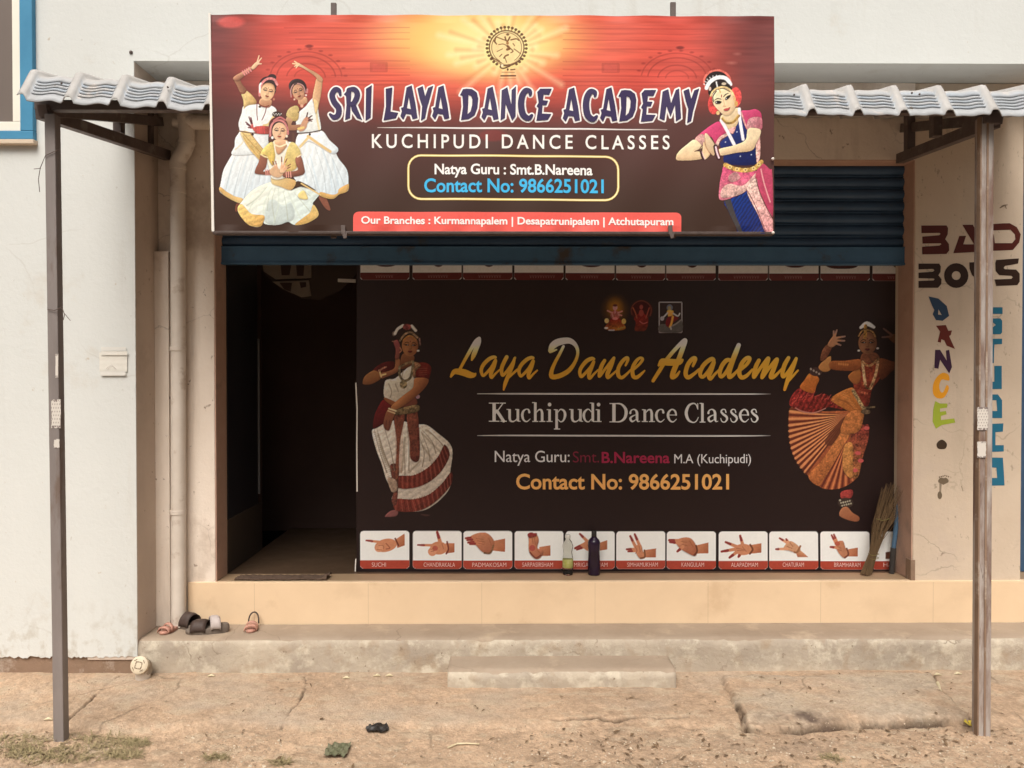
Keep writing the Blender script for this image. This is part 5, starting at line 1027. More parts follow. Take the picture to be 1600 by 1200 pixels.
m.add([v+Vector((0, dy, 0)) for dy in (-.009, 0) for v in (ptS(327, 23.5), ptS(330.2, 23.5), ptS(336, 363.5), ptS(332, 363.5))], [(3, 2, 1, 0), (4, 5, 6, 7), (0, 1, 5, 4), (1, 2, 6, 5), (2, 3, 7, 6), (3, 0, 4, 7)]); m.build('white_border', M['vinyl'], sign)
m = MB(); m.box(ptS(333, 362.5)-Vector((0, .008, 0)), ptS(1209, 366)+Vector((0, .03, 0)), .003); m.build('lower_rail', M['strap'], sign)
for xk, y0, y1 in ((521.5, 5, 30), (1051.5, 4, 30)):
    m = MB(); p = pt(xk, y0, SIGN+.035); q = pt(xk, 372, SIGN+.035); m.beam(q, p, .021, .012, (0, 1, 0), .002); m.build('support_bar', M['steel'], sign)
for xk in (536, 1047):
    m = MB(); m.beam(pt(xk, 352, SIGN-.014), pt(xk+1, 366, SIGN-.014), .016, .006, (0, 1, 0), .001); m.beam(pt(xk+1, 366, SIGN-.014), pt(xk+4, 372, SIGN-.014), .012, .006, (0, 1, 0), .001); m.beam(pt(xk+4, 372, SIGN-.014), pt(xk+6, 362, SIGN-.014), .006, .005, (0, 1, 0), .001); m.build('hook', M['steel'], sign)
for xk, yk in ((1206, 248), (1206.5, 363)):
    m = MB(); m.lathe([(.0001, .004), (.004, .003), (.0055, 0), (.0055, -.004)], ptS(xk, yk)-Vector((0, .012, 0)), 12, tilt=Matrix.Rotation(math.pi/2, 3, 'X')); m.build('screw_head', M['vinyl'], sign, True)
# ---- lettering
def smooth_open(p, n=5): return catmull(p, False, n)
class Ink:                                     # lettering as thin shapes lying on a printed sheet
    def __init__(s, fn, Yp, wv, alb): s.mb = MB(); s.fn, s.Yp, s.wv, s.alb, s.k = fn, Yp, wv, alb, 0
    def P(s, x, y):
        d = _R @ Vector((x-800, 600-y-(1.4*(x-769)/441 if s.fn is ptS else 0), -F)); q = EYE+d*(s.Yp/d.y)
        q.y -= .0014+s.k*2.5e-5+float(s.wv(x, y)); return q
    def c(s, col, y): return tuple(s.alb(np.array(col(y) if callable(col) else col, float), y))
    def poly(s, loops, col):
        L = [[Vector((p[0], p[1], 0)) for p in l] for l in loops]; tr = tessellate_polygon(L); fl = [p for l in loops for p in l]
        vs = [s.P(p[0], p[1]) for p in fl]; fs = []
        for t in tr:
            a, b, c_ = (vs[i] for i in t)
            fs.append(tuple(t) if (b-a).cross(c_-a).y < 0 else tuple(t)[::-1])
        s.mb.add(vs, fs, [s.c(col, p[1]) for p in fl]); s.k += 1
    def stroke(s, pts, col, n=5, smooth=True):
        q = smooth_open(pts, n) if smooth and len(pts) > 2 else np.array(pts, float)
        for (x0, y0, w0), (x1, y1, w1) in zip(q[:-1], q[1:]):
            L = math.hypot(x1-x0, y1-y0) or 1e-6; nx, ny = -(y1-y0)/L, (x1-x0)/L
            pl_ = [(x0+nx*w0/2, y0+ny*w0/2), (x0-nx*w0/2, y0-ny*w0/2), (x1-nx*w1/2, y1-ny*w1/2), (x1+nx*w1/2, y1+ny*w1/2)]
            s.flat(pl_, col)
        for x, y, w_ in q:
            if w_ > .8: s.flat([(x+w_/2*math.cos(a*.5236), y+w_/2*math.sin(a*.5236)) for a in range(12)], col)
    def flat(s, pl_, col):
        vs = [s.P(*p) for p in pl_]; f = list(range(len(vs)))
        if (vs[1]-vs[0]).cross(vs[2]-vs[0]).y > 0: f = f[::-1]
        s.mb.add(vs, [f], [s.c(col, p[1]) for p in pl_]); s.k += .18
    def build(s, name, parent): return s.mb.build(name, M['ink'], parent)
_dg = bpy.context.evaluated_depsgraph_get
def font_mesh(body, bold=0., space=1., shear=0.):
    cu = bpy.data.curves.new('t', 'FONT'); cu.body = body; cu.offset = bold; cu.space_character = space; cu.shear = shear; cu.resolution_u = 4; cu.fill_mode = 'FRONT'
    o = bpy.data.objects.new('t', cu); C.objects.link(o); bpy.context.view_layer.update()
    me = bpy.data.meshes.new_from_object(o.evaluated_get(_dg())); v = np.array([q.co[:2] for q in me.vertices]); f = [tuple(p.vertices) for p in me.polygons]
    bpy.data.objects.remove(o); bpy.data.curves.remove(cu); bpy.data.meshes.remove(me); return v, f
CAP = font_mesh('H')[0][:, 1].max()
def text(ink, body, x0, x1, base, cap, col, bold=.01, space=1., tilt=0.):
    v, f = font_mesh(body, bold, space); a, b = v[:, 0].min(), v[:, 0].max(); sy = (base-cap)/(CAP+bold)
    P = [(x0+(q[0]-a)/(b-a)*(x1-x0), base-(q[1])*sy+tilt*(q[0]-a)/(b-a)) for q in v]
    vs = [ink.P(*p) for p in P]; fs = []
    for t in f:
        n = (vs[t[1]]-vs[t[0]]).cross(vs[t[2]]-vs[t[0]]); fs.append(t if n.y < 0 else t[::-1])
    ink.mb.add(vs, fs, [ink.c(col, p[1]) for p in P]); ink.k += 1
aS = lambda c, y: albS(c)
def inkS(): return Ink(ptS, SIGN-.004, wav, aS)
k = inkS()
purple = (62, 50, 84)
tv = lambda p: [tuple(q) for q in TV(p)]
holes = {4: 0, 6: 1, 7: 2, 8: 3, 11: 4, 12: 5, 13: 6}
for i, p in enumerate(T_POLY): k.poly([tv(p)]+([tv(T_HOLE[holes[i]])] if i in holes else []), purple)
for p in T_STROKE: k.stroke(tv(p), purple, 6)
k.build('title_lettering', sign)
k = inkS(); text(k, 'KUCHIPUDI DANCE CLASSES', 581, 1046, 231.3, 210, (252, 242, 228), .012, 1.42, 1.2); k.build('subtitle_lettering', sign)
k = inkS(); text(k, 'Natya Guru : Smt.B.Nareena', 679, 926, 272, 256, (252, 244, 232), .022, .98, .8); k.build('teacher_lettering', sign)
k = inkS(); text(k, 'Contact No: 9866251021', 662.7, 943.5, 300, 279, (72, 184, 226), .022, 1., .6); k.build('phone_lettering', sign)
k = inkS(); text(k, 'Our Branches : Kurmannapalem | Desapatrunipalem | Atchutapuram', 564.5, 1052, 350, 338.6, (254, 238, 226), .024, 1., 1.); k.build('branch_lettering', sign)
# ================================================================ the banner inside the doorway
def ptB(x, y): return pt(x, y, BAN)
def wavB(x, y): return .006*np.sin(x*.013+.6)*np.sin(y*.011)+.0022*np.sin(x*.031+y*.008)*np.sin(y*.019+1)+.004*np.clip((y-886)/10, 0, 1)*np.sin(x*.06)*np.sin(x*.017+1)
cb, lightB = paint_banner(1.1)
def albB(c, y): return np.clip(lin(c)/banner_light(np.asarray(y))*.78, .010, .84)
ban = empty('banner', 'black printed dance class banner with gold script standing inside the doorway', 'banner', tuple(pt(983, 895, BAN)))
print_sheet('printed_sheet', cb, np.clip(lin(crisp(cb.img))/lightB[:, None, :]*.78, .010, .84), ptB, wavB, BAN, ban)
m = MB(); a, b = ptB(558, 380), ptB(1415, 893); m.box((a.x, BAN+.020, FLOOR+.012), (b.x, BAN+.045, a.z), .002); m.build('backing_frame', M['dark'], ban)
m = MB(); p = [(556, 598), (558, 640), (557.5, 700), (558, 768)]
for (xa, ya), (xb, yb) in zip(p[:-1], p[1:]): m.beam(pt(xa, ya, BAN-.004), pt(xb, yb, BAN-.004), .007, .003, (0, 1, 0), .0005)
m.build('edge_strip', M['vinyl'], ban)  # pale strip along the left edge of the banner
m = MB(); m.beam(pt(556, 873, BAN-.006), pt(555, 893, BAN-.006), .006, .003, (0, 1, 0), .0005); m.build('edge_strip', M['vinyl'], ban)
def inkB(): return Ink(ptB, BAN, wavB, albB)
def grad(y):
    t = min(max((y-528)/40, 0), 1); t = t*t*(3-2*t); a, b = np.array((204, 190, 172)), np.array((204, 128, 40)); e = min(max((y-600)/14, 0), 1)
    return (a*(1-t)+b*t)*(1-e*.1)
T13, T14, T15 = View(700, 520, 10.), View(850, 520, 9.412), View(1010, 520, 6.667)
GL = [(T13, [(372, 425, 30), (400, 350, 70), (440, 250, 75), (480, 150, 70), (490, 90, 50)]), (T13, [(488, 85, 50), (430, 140, 60), (340, 290, 55), (260, 430, 50), (185, 570, 45)]),
      (T13, [(45, 685, 34), (95, 612, 75), (160, 605, 95), (260, 625, 110), (350, 660, 100), (405, 660, 66), (432, 635, 24)])]
ga = [(745, 385, 40), (710, 380, 55), (640, 412, 60), (560, 490, 60), (520, 580, 55), (545, 668, 45), (600, 630, 45), (680, 540, 50), (742, 430, 50), (715, 530, 60), (670, 640, 60), (682, 700, 45), (740, 640, 35), (805, 580, 28)]
GL += [(T13, ga), (T13, [(x+588, y+8, w_) for x, y, w_ in ga]), (T13, [(918, 378, 60), (880, 450, 62), (838, 560, 60), (852, 665, 48), (920, 600, 45), (1000, 490, 50), (1048, 390, 36)]), (T13, [(1040, 400, 40), (1010, 500, 60), (950, 650, 62), (895, 790, 60), (870, 890, 28)]), (T13, [(930, 720, 30), (1000, 650, 38), (1085, 575, 38)]),
       (T14, [(285, 200, 40), (230, 310, 45), (160, 440, 50), (112, 560, 60), (110, 635, 72), (160, 648, 72), (260, 620, 72), (370, 550, 66), (450, 440, 50), (492, 330, 45), (490, 240, 48), (450, 165, 62), (380, 120, 84), (300, 118, 95), (200, 142, 105), (130, 190, 100), (90, 262, 62)]), (T14, [(90, 280, 40), (140, 265, 34), (185, 248, 20)]),
       (T14, [(735, 385, 36), (700, 380, 55), (630, 412, 60), (560, 490, 56), (525, 570, 52), (545, 645, 45), (600, 600, 45), (680, 510, 45), (730, 425, 45), (700, 500, 60), (660, 615, 56), (672, 670, 45), (730, 610, 35), (795, 545, 28)]),
       (T14, [(890, 408, 50), (840, 500, 60), (812, 640, 46), (900, 530, 40), (1000, 405, 46), (1028, 372, 40), (985, 480, 62), (932, 605, 62), (940, 660, 46), (1000, 615, 35), (1065, 555, 28)]),
       (T14, [(1198, 480, 30), (1232, 395, 45), (1212, 368, 50), (1150, 420, 55), (1092, 520, 56), (1090, 620, 60), (1138, 660, 50), (1210, 610, 40), (1275, 540, 28)]),
       (T14, [(1290, 560, 40), (1400, 462, 40), (1446, 392, 45), (1410, 370, 40), (1350, 420, 52), (1300, 520, 56), (1308, 635, 60), (1360, 655, 55), (1430, 602, 40), (1476, 556, 22)]),
       (T15, [(66, 500, 35), (130, 400, 40), (200, 290, 40), (300, 170, 40), (398, 78, 45), (380, 150, 50), (332, 280, 50), (280, 400, 55), (266, 462, 46), (310, 446, 35), (342, 402, 18)]), (T15, [(125, 340, 24), (160, 300, 60), (200, 305, 72), (280, 308, 70), (340, 303, 62), (374, 282, 24)]),
       (T15, [(482, 345, 28), (508, 275, 40), (482, 268, 45), (430, 330, 46), (405, 420, 46), (430, 465, 45), (490, 430, 35), (548, 380, 28)]),
       (T15, [(700, 285, 36), (680, 272, 45), (630, 300, 45), (580, 355, 45), (555, 430, 40), (585, 460, 36), (650, 390, 40), (700, 305, 40), (672, 390, 45), (648, 450, 45), (665, 480, 35), (710, 430, 28), (755, 385, 22)]),
       (T15, [(870, 285, 40), (830, 288, 45), (780, 350, 45), (760, 425, 40), (780, 458, 35), (840, 390, 40), (905, 255, 42)]), (T15, [(958, 128, 44), (930, 200, 52), (895, 290, 52), (862, 400, 48), (860, 460, 45), (900, 440, 35), (955, 380, 25)]),
       (T15, [(960, 400, 30), (1040, 330, 35), (1072, 270, 38), (1040, 263, 40), (990, 320, 46), (962, 410, 46), (985, 465, 45), (1040, 446, 38), (1098, 382, 22)]),
       (T15, [(1166, 288, 40), (1132, 360, 46), (1114, 462, 38), (1180, 370, 36), (1262, 266, 40), (1240, 345, 48), (1198, 466, 38), (1270, 370, 36), (1352, 276, 40), (1322, 370, 48), (1290, 458, 46), (1330, 452, 35), (1405, 375, 22)]),
       (T15, [(1472, 262, 40), (1430, 340, 46), (1410, 428, 42), (1426, 456, 36), (1490, 380, 38), (1552, 268, 32)]), (T15, [(1554, 270, 30), (1520, 360, 42), (1470, 480, 46), (1434, 592, 30)]), (T15, [(1466, 514, 22), (1520, 450, 26), (1572, 392, 20)])]
k = inkB()
for v, p in GL: k.stroke([tuple(q) for q in v(p)], grad, 5)
k.build('script_lettering', ban)
TS = View(755, 620, 3.636); k = inkB(); wt = (200, 184, 173)
def S(*p): k.stroke([tuple(q) for q in TS(list(p))], wt, 4, smooth=len(p) > 2)
def B(x0, y0, x1, y1, w_):
    a = TS([(x0, y0), (x1, y1)]); w_ = w_/3.636
    if x0 == x1: k.flat([(a[0][0]-w_/2, a[0][1]), (a[0][0]+w_/2, a[0][1]), (a[0][0]+w_/2, a[1][1]), (a[0][0]-w_/2, a[1][1])], wt)
    else: k.flat([(a[0][0], a[0][1]-w_/2), (a[1][0], a[1][1]-w_/2), (a[1][0], a[1][1]+w_/2), (a[0][0], a[0][1]+w_/2)], wt)
TH = 5.5
B(62, 34, 62, 141, 19); B(32, 36, 92, 36, TH); B(32, 139, 92, 139, TH); S((112, 38, 6), (70, 96, 6)); S((78, 80, 17), (116, 138, 17)); B(95, 36, 128, 36, TH); B(98, 139, 134, 139, TH)
def g_u(x): B(x+150, 70, x+150, 122, 15); B(x+133, 72, x+150, 72, TH); S((x+150, 120, 15), (x+155, 136, 12), (x+170, 141, 8), (x+186, 132, 6), (x+192, 122, 5)); B(x+197, 70, x+197, 139, 15); B(x+182, 72, x+197, 72, TH); B(x+197, 139, x+212, 139, TH)
def g_c(x, y=0): S((x+262, y+88, 13), (x+258, y+74, 9), (x+245, y+70, 6), (x+228, y+82, 12), (x+222, y+106, 15), (x+230, y+132, 11), (x+248, y+141, 7), (x+267, y+126, 4))
def g_n(x, y=0): B(x+0, y+72, x+0, y+139, 15); B(x-16, y+73, x, y+73, TH); arch(x, y)
def arch(x, y=0): B(x-17, y+140, x+17, y+140, TH); S((x+6, y+90, 5), (x+20, y+74, 8), (x+34, y+76, 12), (x+39, y+94, 15)); B(x+39, y+92, x+39, y+139, 15); B(x+23, y+140, x+57, y+140, TH)
def g_i(x): B(x, 72, x, 139, 15); B(x-16, 73, x, 73, TH); B(x-17, 140, x+17, 140, TH); S((x, 43, 20), (x, 45, 20))
def g_e(x): B(x+3, 103, x+46, 103, 4.5); S((x+46, 103, 10), (x+41, 82, 11), (x+24, 71, 7), (x+6, 84, 12), (x, 107, 15), (x+10, 133, 11), (x+29, 142, 7), (x+48, 126, 4))
def g_a(x): S((x+3, 92, 13), (x+8, 77, 7), (x+25, 71, 7), (x+38, 82, 13), (x+41, 95, 15)); B(x+41, 93, x+41, 128, 15); S((x+41, 126, 15), (x+46, 140, 7), (x+57, 138, 4)); S((x+40, 100, 4), (x+15, 110, 8), (x+3, 124, 13), (x+14, 140, 10), (x+36, 128, 4))
def g_s(x): S((x+33, 88, 7), (x+28, 73, 6), (x+14, 72, 7), (x+6, 84, 11), (x+18, 99, 13), (x+35, 112, 14), (x+39, 128, 11), (x+26, 143, 7), (x+10, 139, 6), (x+3, 122, 5))
g_u(0); g_c(0); B(296, 32, 296, 139, 15); B(278, 33, 296, 33, TH); arch(296); g_i(377)
B(417, 72, 417, 183, 15); B(401, 73, 417, 73, TH); B(402, 183, 437, 183, TH); S((424, 88, 5), (440, 71, 7), (460, 82, 13), (465, 106, 15), (456, 133, 10), (440, 142, 6), (424, 128, 5))
g_u(355); S((614, 86, 5), (597, 70, 7), (577, 84, 13), (571, 108, 15), (580, 134, 10), (598, 142, 6), (614, 126, 5)); B(622, 34, 622, 139, 15); B(605, 35, 622, 35, TH); B(622, 140, 640, 140, TH); g_i(655)
B(742, 36, 742, 143, 19); B(717, 38, 752, 38, TH); B(717, 142, 752, 142, TH); S((748, 38, 5), (782, 41, 10), (806, 65, 16), (811, 92, 18), (802, 122, 15), (778, 140, 9), (748, 142, 5))
g_a(832); g_n(917); g_c(760, 1); g_e(1048)
B(1217, 36, 1217, 72, 5); S((1216, 66, 6), (1208, 45, 7), (1192, 37, 8), (1168, 48, 13), (1153, 78, 17), (1153, 106, 17), (1166, 133, 13), (1190, 145, 7), (1208, 138, 6), (1220, 116, 4))
B(1243, 36, 1243, 143, 15); B(1227, 37, 1243, 37, TH); B(1227, 143, 1260, 143, TH); g_a(1274); g_s(1344); g_s(1400); g_e(1458); g_s(1518)
k.build('serif_lettering', ban)
k = inkB(); text(k, 'Natya Guru:', 773, 890, 722, 704.5, (206, 192, 180), .002, .98); text(k, 'Smt.', 895, 936, 722.5, 705.5, (112, 34, 46), -.004, .98); text(k, 'B.Nareena', 940, 1046, 723, 706, (146, 36, 58), .02, 1.); text(k, 'M.A (Kuchipudi)', 1053, 1173.5, 723.5, 709.5, (206, 192, 180), 0, .98); k.build('teacher_lettering', ban)
k = inkB(); text(k, 'Contact No: 9866251021', 806.5, 1139, 764, 740.5, (226, 156, 84), .022, 1.); k.build('phone_lettering', ban)
for (x0, x1, s_) in ((581, 603, 'SUCHI'), (662, 711, 'CHANDRAKALA'), (738, 791, 'PADMAKOSAM'), (816, 864, 'SARPASIRSHAM'), (897, 949, 'MRIGASIRSHAM'), (980, 1028, 'SIMHAMUKHAM'), (1065, 1100, 'KANGULAM'), (1142, 1184, 'ALAPADMAM'), (1223, 1256, 'CHATURAM'), (1303, 1344, 'BRAMHARAM'), (1380, 1408, 'HAMS')):
    k = inkB(); text(k, s_, x0, x1, 885.5, 879, (236, 190, 168), -.006, 1.); k.build('caption_lettering', ban)
# ================================================================ paint on the pillar
T18, T19 = View(1420, 330, 8.), View(1430, 460, 3.871)
class Wall(Ink):
    def P(s, x, y): q = pt(x, y, REC-.001); q.y -= .0009+s.k*2.5e-5; return q
def wl(): return Wall(None, REC, None, lambda c, y: c)
def W(name, items, parent=pil):
    k = wl()
    for v, loops, c_ in items: k.poly([[tuple(q) for q in v(l)] for l in loops], c_)
    return k.build(name, parent)
maroon, dkb = (.088, .018, .012), (.036, .018, .012)
W('painted_lettering', [(T18, [[(155, 180), (470, 178), (490, 210), (485, 290), (455, 350), (500, 410), (505, 490), (470, 535), (168, 540), (165, 445), (380, 430), (405, 415), (400, 402), (170, 405), (168, 318), (380, 300), (395, 285), (385, 272), (157, 275)]], maroon),
    (T18, [[(668, 170), (800, 170), (850, 270), (945, 505), (555, 525), (630, 310), (715, 308), (680, 415), (815, 415), (668, 171)]], maroon),
    (T18, [[(960, 165), (1180, 152), (1260, 150), (1350, 200), (1398, 290), (1380, 390), (1300, 485), (960, 500), (960, 290), (1060, 290), (1075, 400), (1290, 400), (1330, 350), (1325, 290), (1270, 232), (960, 245)]], maroon)])
W('painted_lettering', [(T18, [[(120, 655), (380, 655), (400, 690), (395, 760), (370, 800), (408, 850), (405, 910), (365, 958), (120, 958), (120, 872), (310, 865), (320, 850), (310, 842), (120, 838), (120, 768), (300, 757), (318, 740), (305, 722), (120, 728)]], dkb),
    (T18, [[(592+152*math.cos(a*.2618), 805+155*math.sin(a*.2618)) for a in range(24)], [(592+55*math.cos(a*.2618), 805+55*math.sin(a*.2618)) for a in range(24)]], dkb),
    (T18, [[(755, 640), (860, 635), (862, 750), (930, 760), (940, 635), (1008, 632), (1000, 780), (960, 850), (960, 940), (880, 940), (870, 870), (790, 800), (758, 720)]], dkb),
    (T18, [[(1090, 610), (1375, 590), (1365, 655), (1200, 685), (1185, 710), (1200, 725), (1340, 730), (1385, 780), (1385, 880), (1355, 925), (1090, 935), (1072, 855), (1280, 845), (1300, 825), (1280, 808), (1130, 800), (1085, 750), (1080, 650)]], dkb)])
cpts = catmull([(200, 485), (165, 474), (130, 500), (108, 545), (108, 600), (135, 628), (175, 622), (203, 570), (190, 548), (170, 590), (152, 588), (145, 550), (160, 515), (190, 520), (207, 518)], True, 3)
W('painted_lettering', [(T19, [[(80, 12), (140, 25), (190, 70), (205, 130), (165, 160), (125, 155), (105, 120), (115, 95), (100, 65)], [(140, 90), (160, 125), (138, 122)]], (.03, .058, .105)),
    (T19, [[(125, 190), (185, 185), (200, 220), (222, 218), (215, 246), (205, 252), (240, 330), (190, 310), (175, 278), (158, 272), (155, 292), (135, 287), (150, 225)]], (.13, .025, .018)),
    (T19, [[(120, 335), (150, 335), (190, 400), (185, 340), (205, 335), (222, 440), (205, 478), (150, 395), (140, 450), (115, 445)]], (.05, .022, .05)),
    (T19, [[tuple(p) for p in cpts]], (.78, .34, .025)),
    (T19, [[(120, 645), (150, 660), (195, 660), (192, 685), (150, 690), (150, 710), (185, 705), (190, 725), (155, 735), (155, 760), (235, 750), (242, 775), (160, 790), (125, 812), (105, 770), (108, 700)]], (.34, .42, .045))])
teal = (.022, .135, .22)
W('painted_lettering', [(T19, [[(395, 78), (528, 78), (528, 118), (395, 118)]], teal), (T19, [[(395, 145), (515, 145), (526, 160), (525, 230), (515, 241), (395, 241)], [(420, 172), (470, 170), (487, 185), (470, 198), (420, 198)]], teal),
    (T19, [[(395, 268), (525, 268), (525, 300), (478, 303), (475, 415), (395, 415)]], teal), (T19, [[(478, 432), (523, 432), (523, 572), (395, 575), (395, 528), (478, 528)]], teal),
    (T19, [[(395, 605), (500, 605), (525, 640), (525, 748), (395, 748)], [(420, 640), (490, 640), (495, 705), (420, 705)]], teal), (T19, [[(395, 785), (533, 780), (530, 830), (485, 833), (485, 912), (535, 912), (535, 950), (395, 955), (395, 910), (440, 905), (440, 835), (395, 832)]], teal),
    (T19, [[(395, 985), (530, 988), (540, 1155), (395, 1158)], [(425, 1045), (490, 1048), (495, 1110), (425, 1110)]], teal)])
br_ = (.055, .035, .022); foot = [[(140+30*math.cos(a), 1128+22*math.sin(a)) for a in np.arange(0, 6.2, .6)]]; 
it = [(T19, [[(128+32*(1+math.cos(a)), 910+29*math.sin(a)*(1+.1*math.sin(3*a))) for a in np.arange(0, 6.25, .35)]], br_), (T19, [[(170+32*math.cos(a), 1128+20*math.sin(a)*(1+.2*math.sin(5*a))) for a in np.arange(0, 6.2, .4)]], (.16, .12, .08)), (T19, [[(146, 1140), (160, 1145), (156, 1195), (145, 1195)]], (.25, .2, .15)), (T19, [[(148+14*math.cos(a), 1215+24*math.sin(a)) for a in np.arange(0, 6.2, .5)]], (.16, .12, .08))]
for q in range(6): it.append((T19, [[(146+q*11+4*math.cos(a), 1096+5*math.sin(a)-abs(q-3)*-3) for a in np.arange(0, 6.2, .8)]], (.14, .1, .07)))
W('wall_stain', it[1:]); W('wall_stain', it[:1]); it = []
it.append((T18, [[(1130, -40), (1170, -75), (1208, -85), (1222, -30), (1212, -30), (1200, -65), (1140, -35)]], (.17, .12, .08)))
W('wall_stain', it); it = []
it.append((T19, [[(276, 1158), (281, 1156), (291, 1190), (287, 1192)]], (.3, .24, .18)))
W('wall_stain', it)
# ================================================================ pipes
def arc_pts(p, q, r, n=5): return [p+(q-p)*((i+1)/(n+1))+r*math.sin(math.pi*(i+1)/(n+1)) for i in range(n)]
dp = empty('drain_pipe', 'dusty pale drain pipe with an elbow running down the recess corner', 'pipe', tuple(pt(279, 965, REC-.06)))
Yp = REC-.055; rr = .037
m = MB(); m.tube([pt(279, 972, Yp)-Vector((0, 0, .02)), pt(278, 262, Yp)], rr, 20); m.build('pipe', M['pvc'], dp, 60)
m = MB(); m.tube([pt(278, 264, Yp), pt(277, 256, Yp), pt(280, 248, Yp), pt(288, 236, Yp), pt(292, 226, Yp), pt(292, 205, Yp), pt(288, 176, Yp), pt(287, 150, Yp)], rr*1.06, 20); m.build('elbow', M['pvc'], dp, 60)
m = MB(); m.tube([pt(284, 193, Yp), pt(300, 191, Yp), pt(420, 190, Yp)], rr*1.02, 20); m.tube([pt(284, 193, Yp), pt(272, 190, Yp)], rr*.7, 16); m.build('branch_pipe', M['pvc'], dp, 60)
for x_, y_ in ((278, 299), (278, 262), (275, 545), (279, 800)):
    m = MB(); p = pt(x_ if y_ < 300 else 278, y_, Yp); m.lathe([(rr*.98, -.012), (rr*1.1, -.01), (rr*1.1, .01), (rr*.98, .012)], p, 20); m.build('collar', M['pvc'], dp, 40)
m = MB(); p = pt(292, 223, Yp); m.lathe([(rr*1.02, -.007), (rr*1.16, -.006), (rr*1.16, .006), (rr*1.02, .007)], p, 20); m.build('collar', M['pvc'], dp, 40)
g0 = gp(228, 1060)
st_ = empty('drain_outlet', 'short capped pale drain outlet sticking out of the dirt by the ledge corner', 'pipe', (g0[0], g0[1]-.03, 0))
bx = Vector((g0[0], g0[1]-.03, 0)); m = MB(); m.tube([bx-Vector((0, 0, .05)), bx+Vector((0, 0, .045)), bx+Vector((0, -.006, .06))], .034, 20); m.build('pipe', M['pvc'], st_, 60)
m = MB(); m.tube([bx+Vector((0, .01, .04)), bx+Vector((0, .002, .07)), bx+Vector((0, -.02, .088))], .040, 20); m.build('elbow', M['cement'], st_, 60)
tl = Matrix.Rotation(math.radians(72), 3, 'X'); cc = bx+Vector((0, -.034, .09))
m = MB(); m.lathe([(.001, .012), (.028, .012), (.036, .010), (.042, .006), (.042, -.012), (.036, -.014)], cc, 24, tilt=tl); cp = m.build('cap', M['cap'], st_, 40)
m = MB()
for a in range(4):
    t = a*1.571+.6; u, v_ = math.cos(t), math.sin(t); q = [tl @ Vector((u*r_-v_*o_, v_*r_+u*o_, .0128+h_))+cc for r_, o_, h_ in ((.012, -.010, 0), (.020, 0, .002), (.012, .010, 0), (.028, -.008, 0), (.030, .008, 0))]
    m.tube([q[0], q[1], q[2]], .0016, 5); m.tube([q[3], q[4]], .0014, 5)
m.build('cap_rib', M['leaf'], cp)
# ================================================================ paper notice
nx0, nz0 = px(156, WALL), pz(586, WALL); pn = empty('paper_notice', 'small blank cream paper taped on the white wall beside the left post', 'notice', (nx0, WALL, nz0))
def curl(name, x0, y0, x1, y1, Yp, mt, amp, seed):
    n = 14; co_ = []
    for j in range(n):
        for i in range(n):
            p = pt(x0+(x1-x0)*i/(n-1), y0+(y1-y0)*j/(n-1), Yp); p.y -= amp*(abs(math.sin(i*1.1+seed+j*.4))*.5+abs(math.sin(j*.8+seed*2))*.6); co_.append(p[:])
    return grid_mesh(name, np.array(co_), n, n, None, mt, pn)
curl('sheet', 155.5, 551, 199, 581, WALL-.004, M['paper'], .0016, 1); curl('tape', 158, 542, 197, 548, WALL-.004, M['tape'], .0012, 2); curl('tape', 158, 548.5, 199, 555, WALL-.009, M['paper'], .0015, 5); curl('tape', 157, 580, 196, 587, WALL-.009, M['tape'], .0012, 4)
m = MB(); m.tube([pt(166, 576, WALL-.01), pt(174, 570, WALL-.011), pt(182, 577, WALL-.01)], .0011, 5); m.build('crease', M['greylabel'], pn)
nl = MB(); p = pt(205, 82, WALL); nl.lathe([(.002, .006), (.006, .004), (.009, 0), (.009, -.006)], p-Vector((0, .004, 0)), 10, tilt=Matrix.Rotation(math.pi/2, 3, 'X')); tag(nl.build('wall_bolt', M['steel'], None, True), 'small rusty bolt in the white wall just above the recess corner', 'bolt')
# ================================================================ decoration hanging in the dark doorway
dec = empty('wall_hanging', 'cream cut out half round hanging high in the dark doorway', 'decoration', tuple(pt(480, 470, 4.9)))
def prism(m, pts, Yp, th):
    vs = [pt(x, y, Yp) for x, y in pts]; L = [[Vector((x, y, 0)) for x, y in pts]]; tr = tessellate_polygon(L); n = len(vs); bk = [v+Vector((0, th, 0)) for v in vs]
    fs = []
    for t in tr:
        a, b, c_ = (vs[i] for i in t); f = tuple(t) if (b-a).cross(c_-a).y < 0 else tuple(t)[::-1]; fs.append(f); fs.append(tuple(i+n for i in f[::-1]))
    fs += [(i, (i+1) % n, n+(i+1) % n, n+i) for i in range(n)]; m.add(vs+bk, fs)
m = MB(); prism(m, [(392, 395), (570, 395), (556, 430), (530, 455), (500, 468), (470, 466), (440, 452), (415, 430)], 4.92, .02); m.build('backing', mat('hanging_back', (.085, .06, .048)), dec)
m = MB(); prism(m, [(408, 400), (486, 400), (486, 434), (430, 436), (412, 424)], 4.9, .015); prism(m, [(425, 440), (482, 438), (486, 462), (470, 464), (445, 453)], 4.9, .015); m.build('carved_panel', M['carved'], dec)
m = MB(); prism(m, [(438, 408), (456, 408), (452, 430), (440, 430)], 4.894, .004); prism(m, [(462, 406), (476, 406), (474, 431), (464, 431)], 4.894, .004); prism(m, [(437, 442), (456, 442), (454, 456), (444, 452)], 4.894, .004); prism(m, [(468, 441), (478, 441), (478, 448), (470, 450)], 4.894, .004); m.build('cut_out', M['dark'], dec)
tb = MB(); tb.beam(pt(528, 438, 4.6), pt(556, 439, 4.6), .02, .012, (0, 1, 0), .002); tag(tb.build('tube_light', M['vinyl'], None), 'unlit pale tube light end beside the top corner of the black banner', 'light')
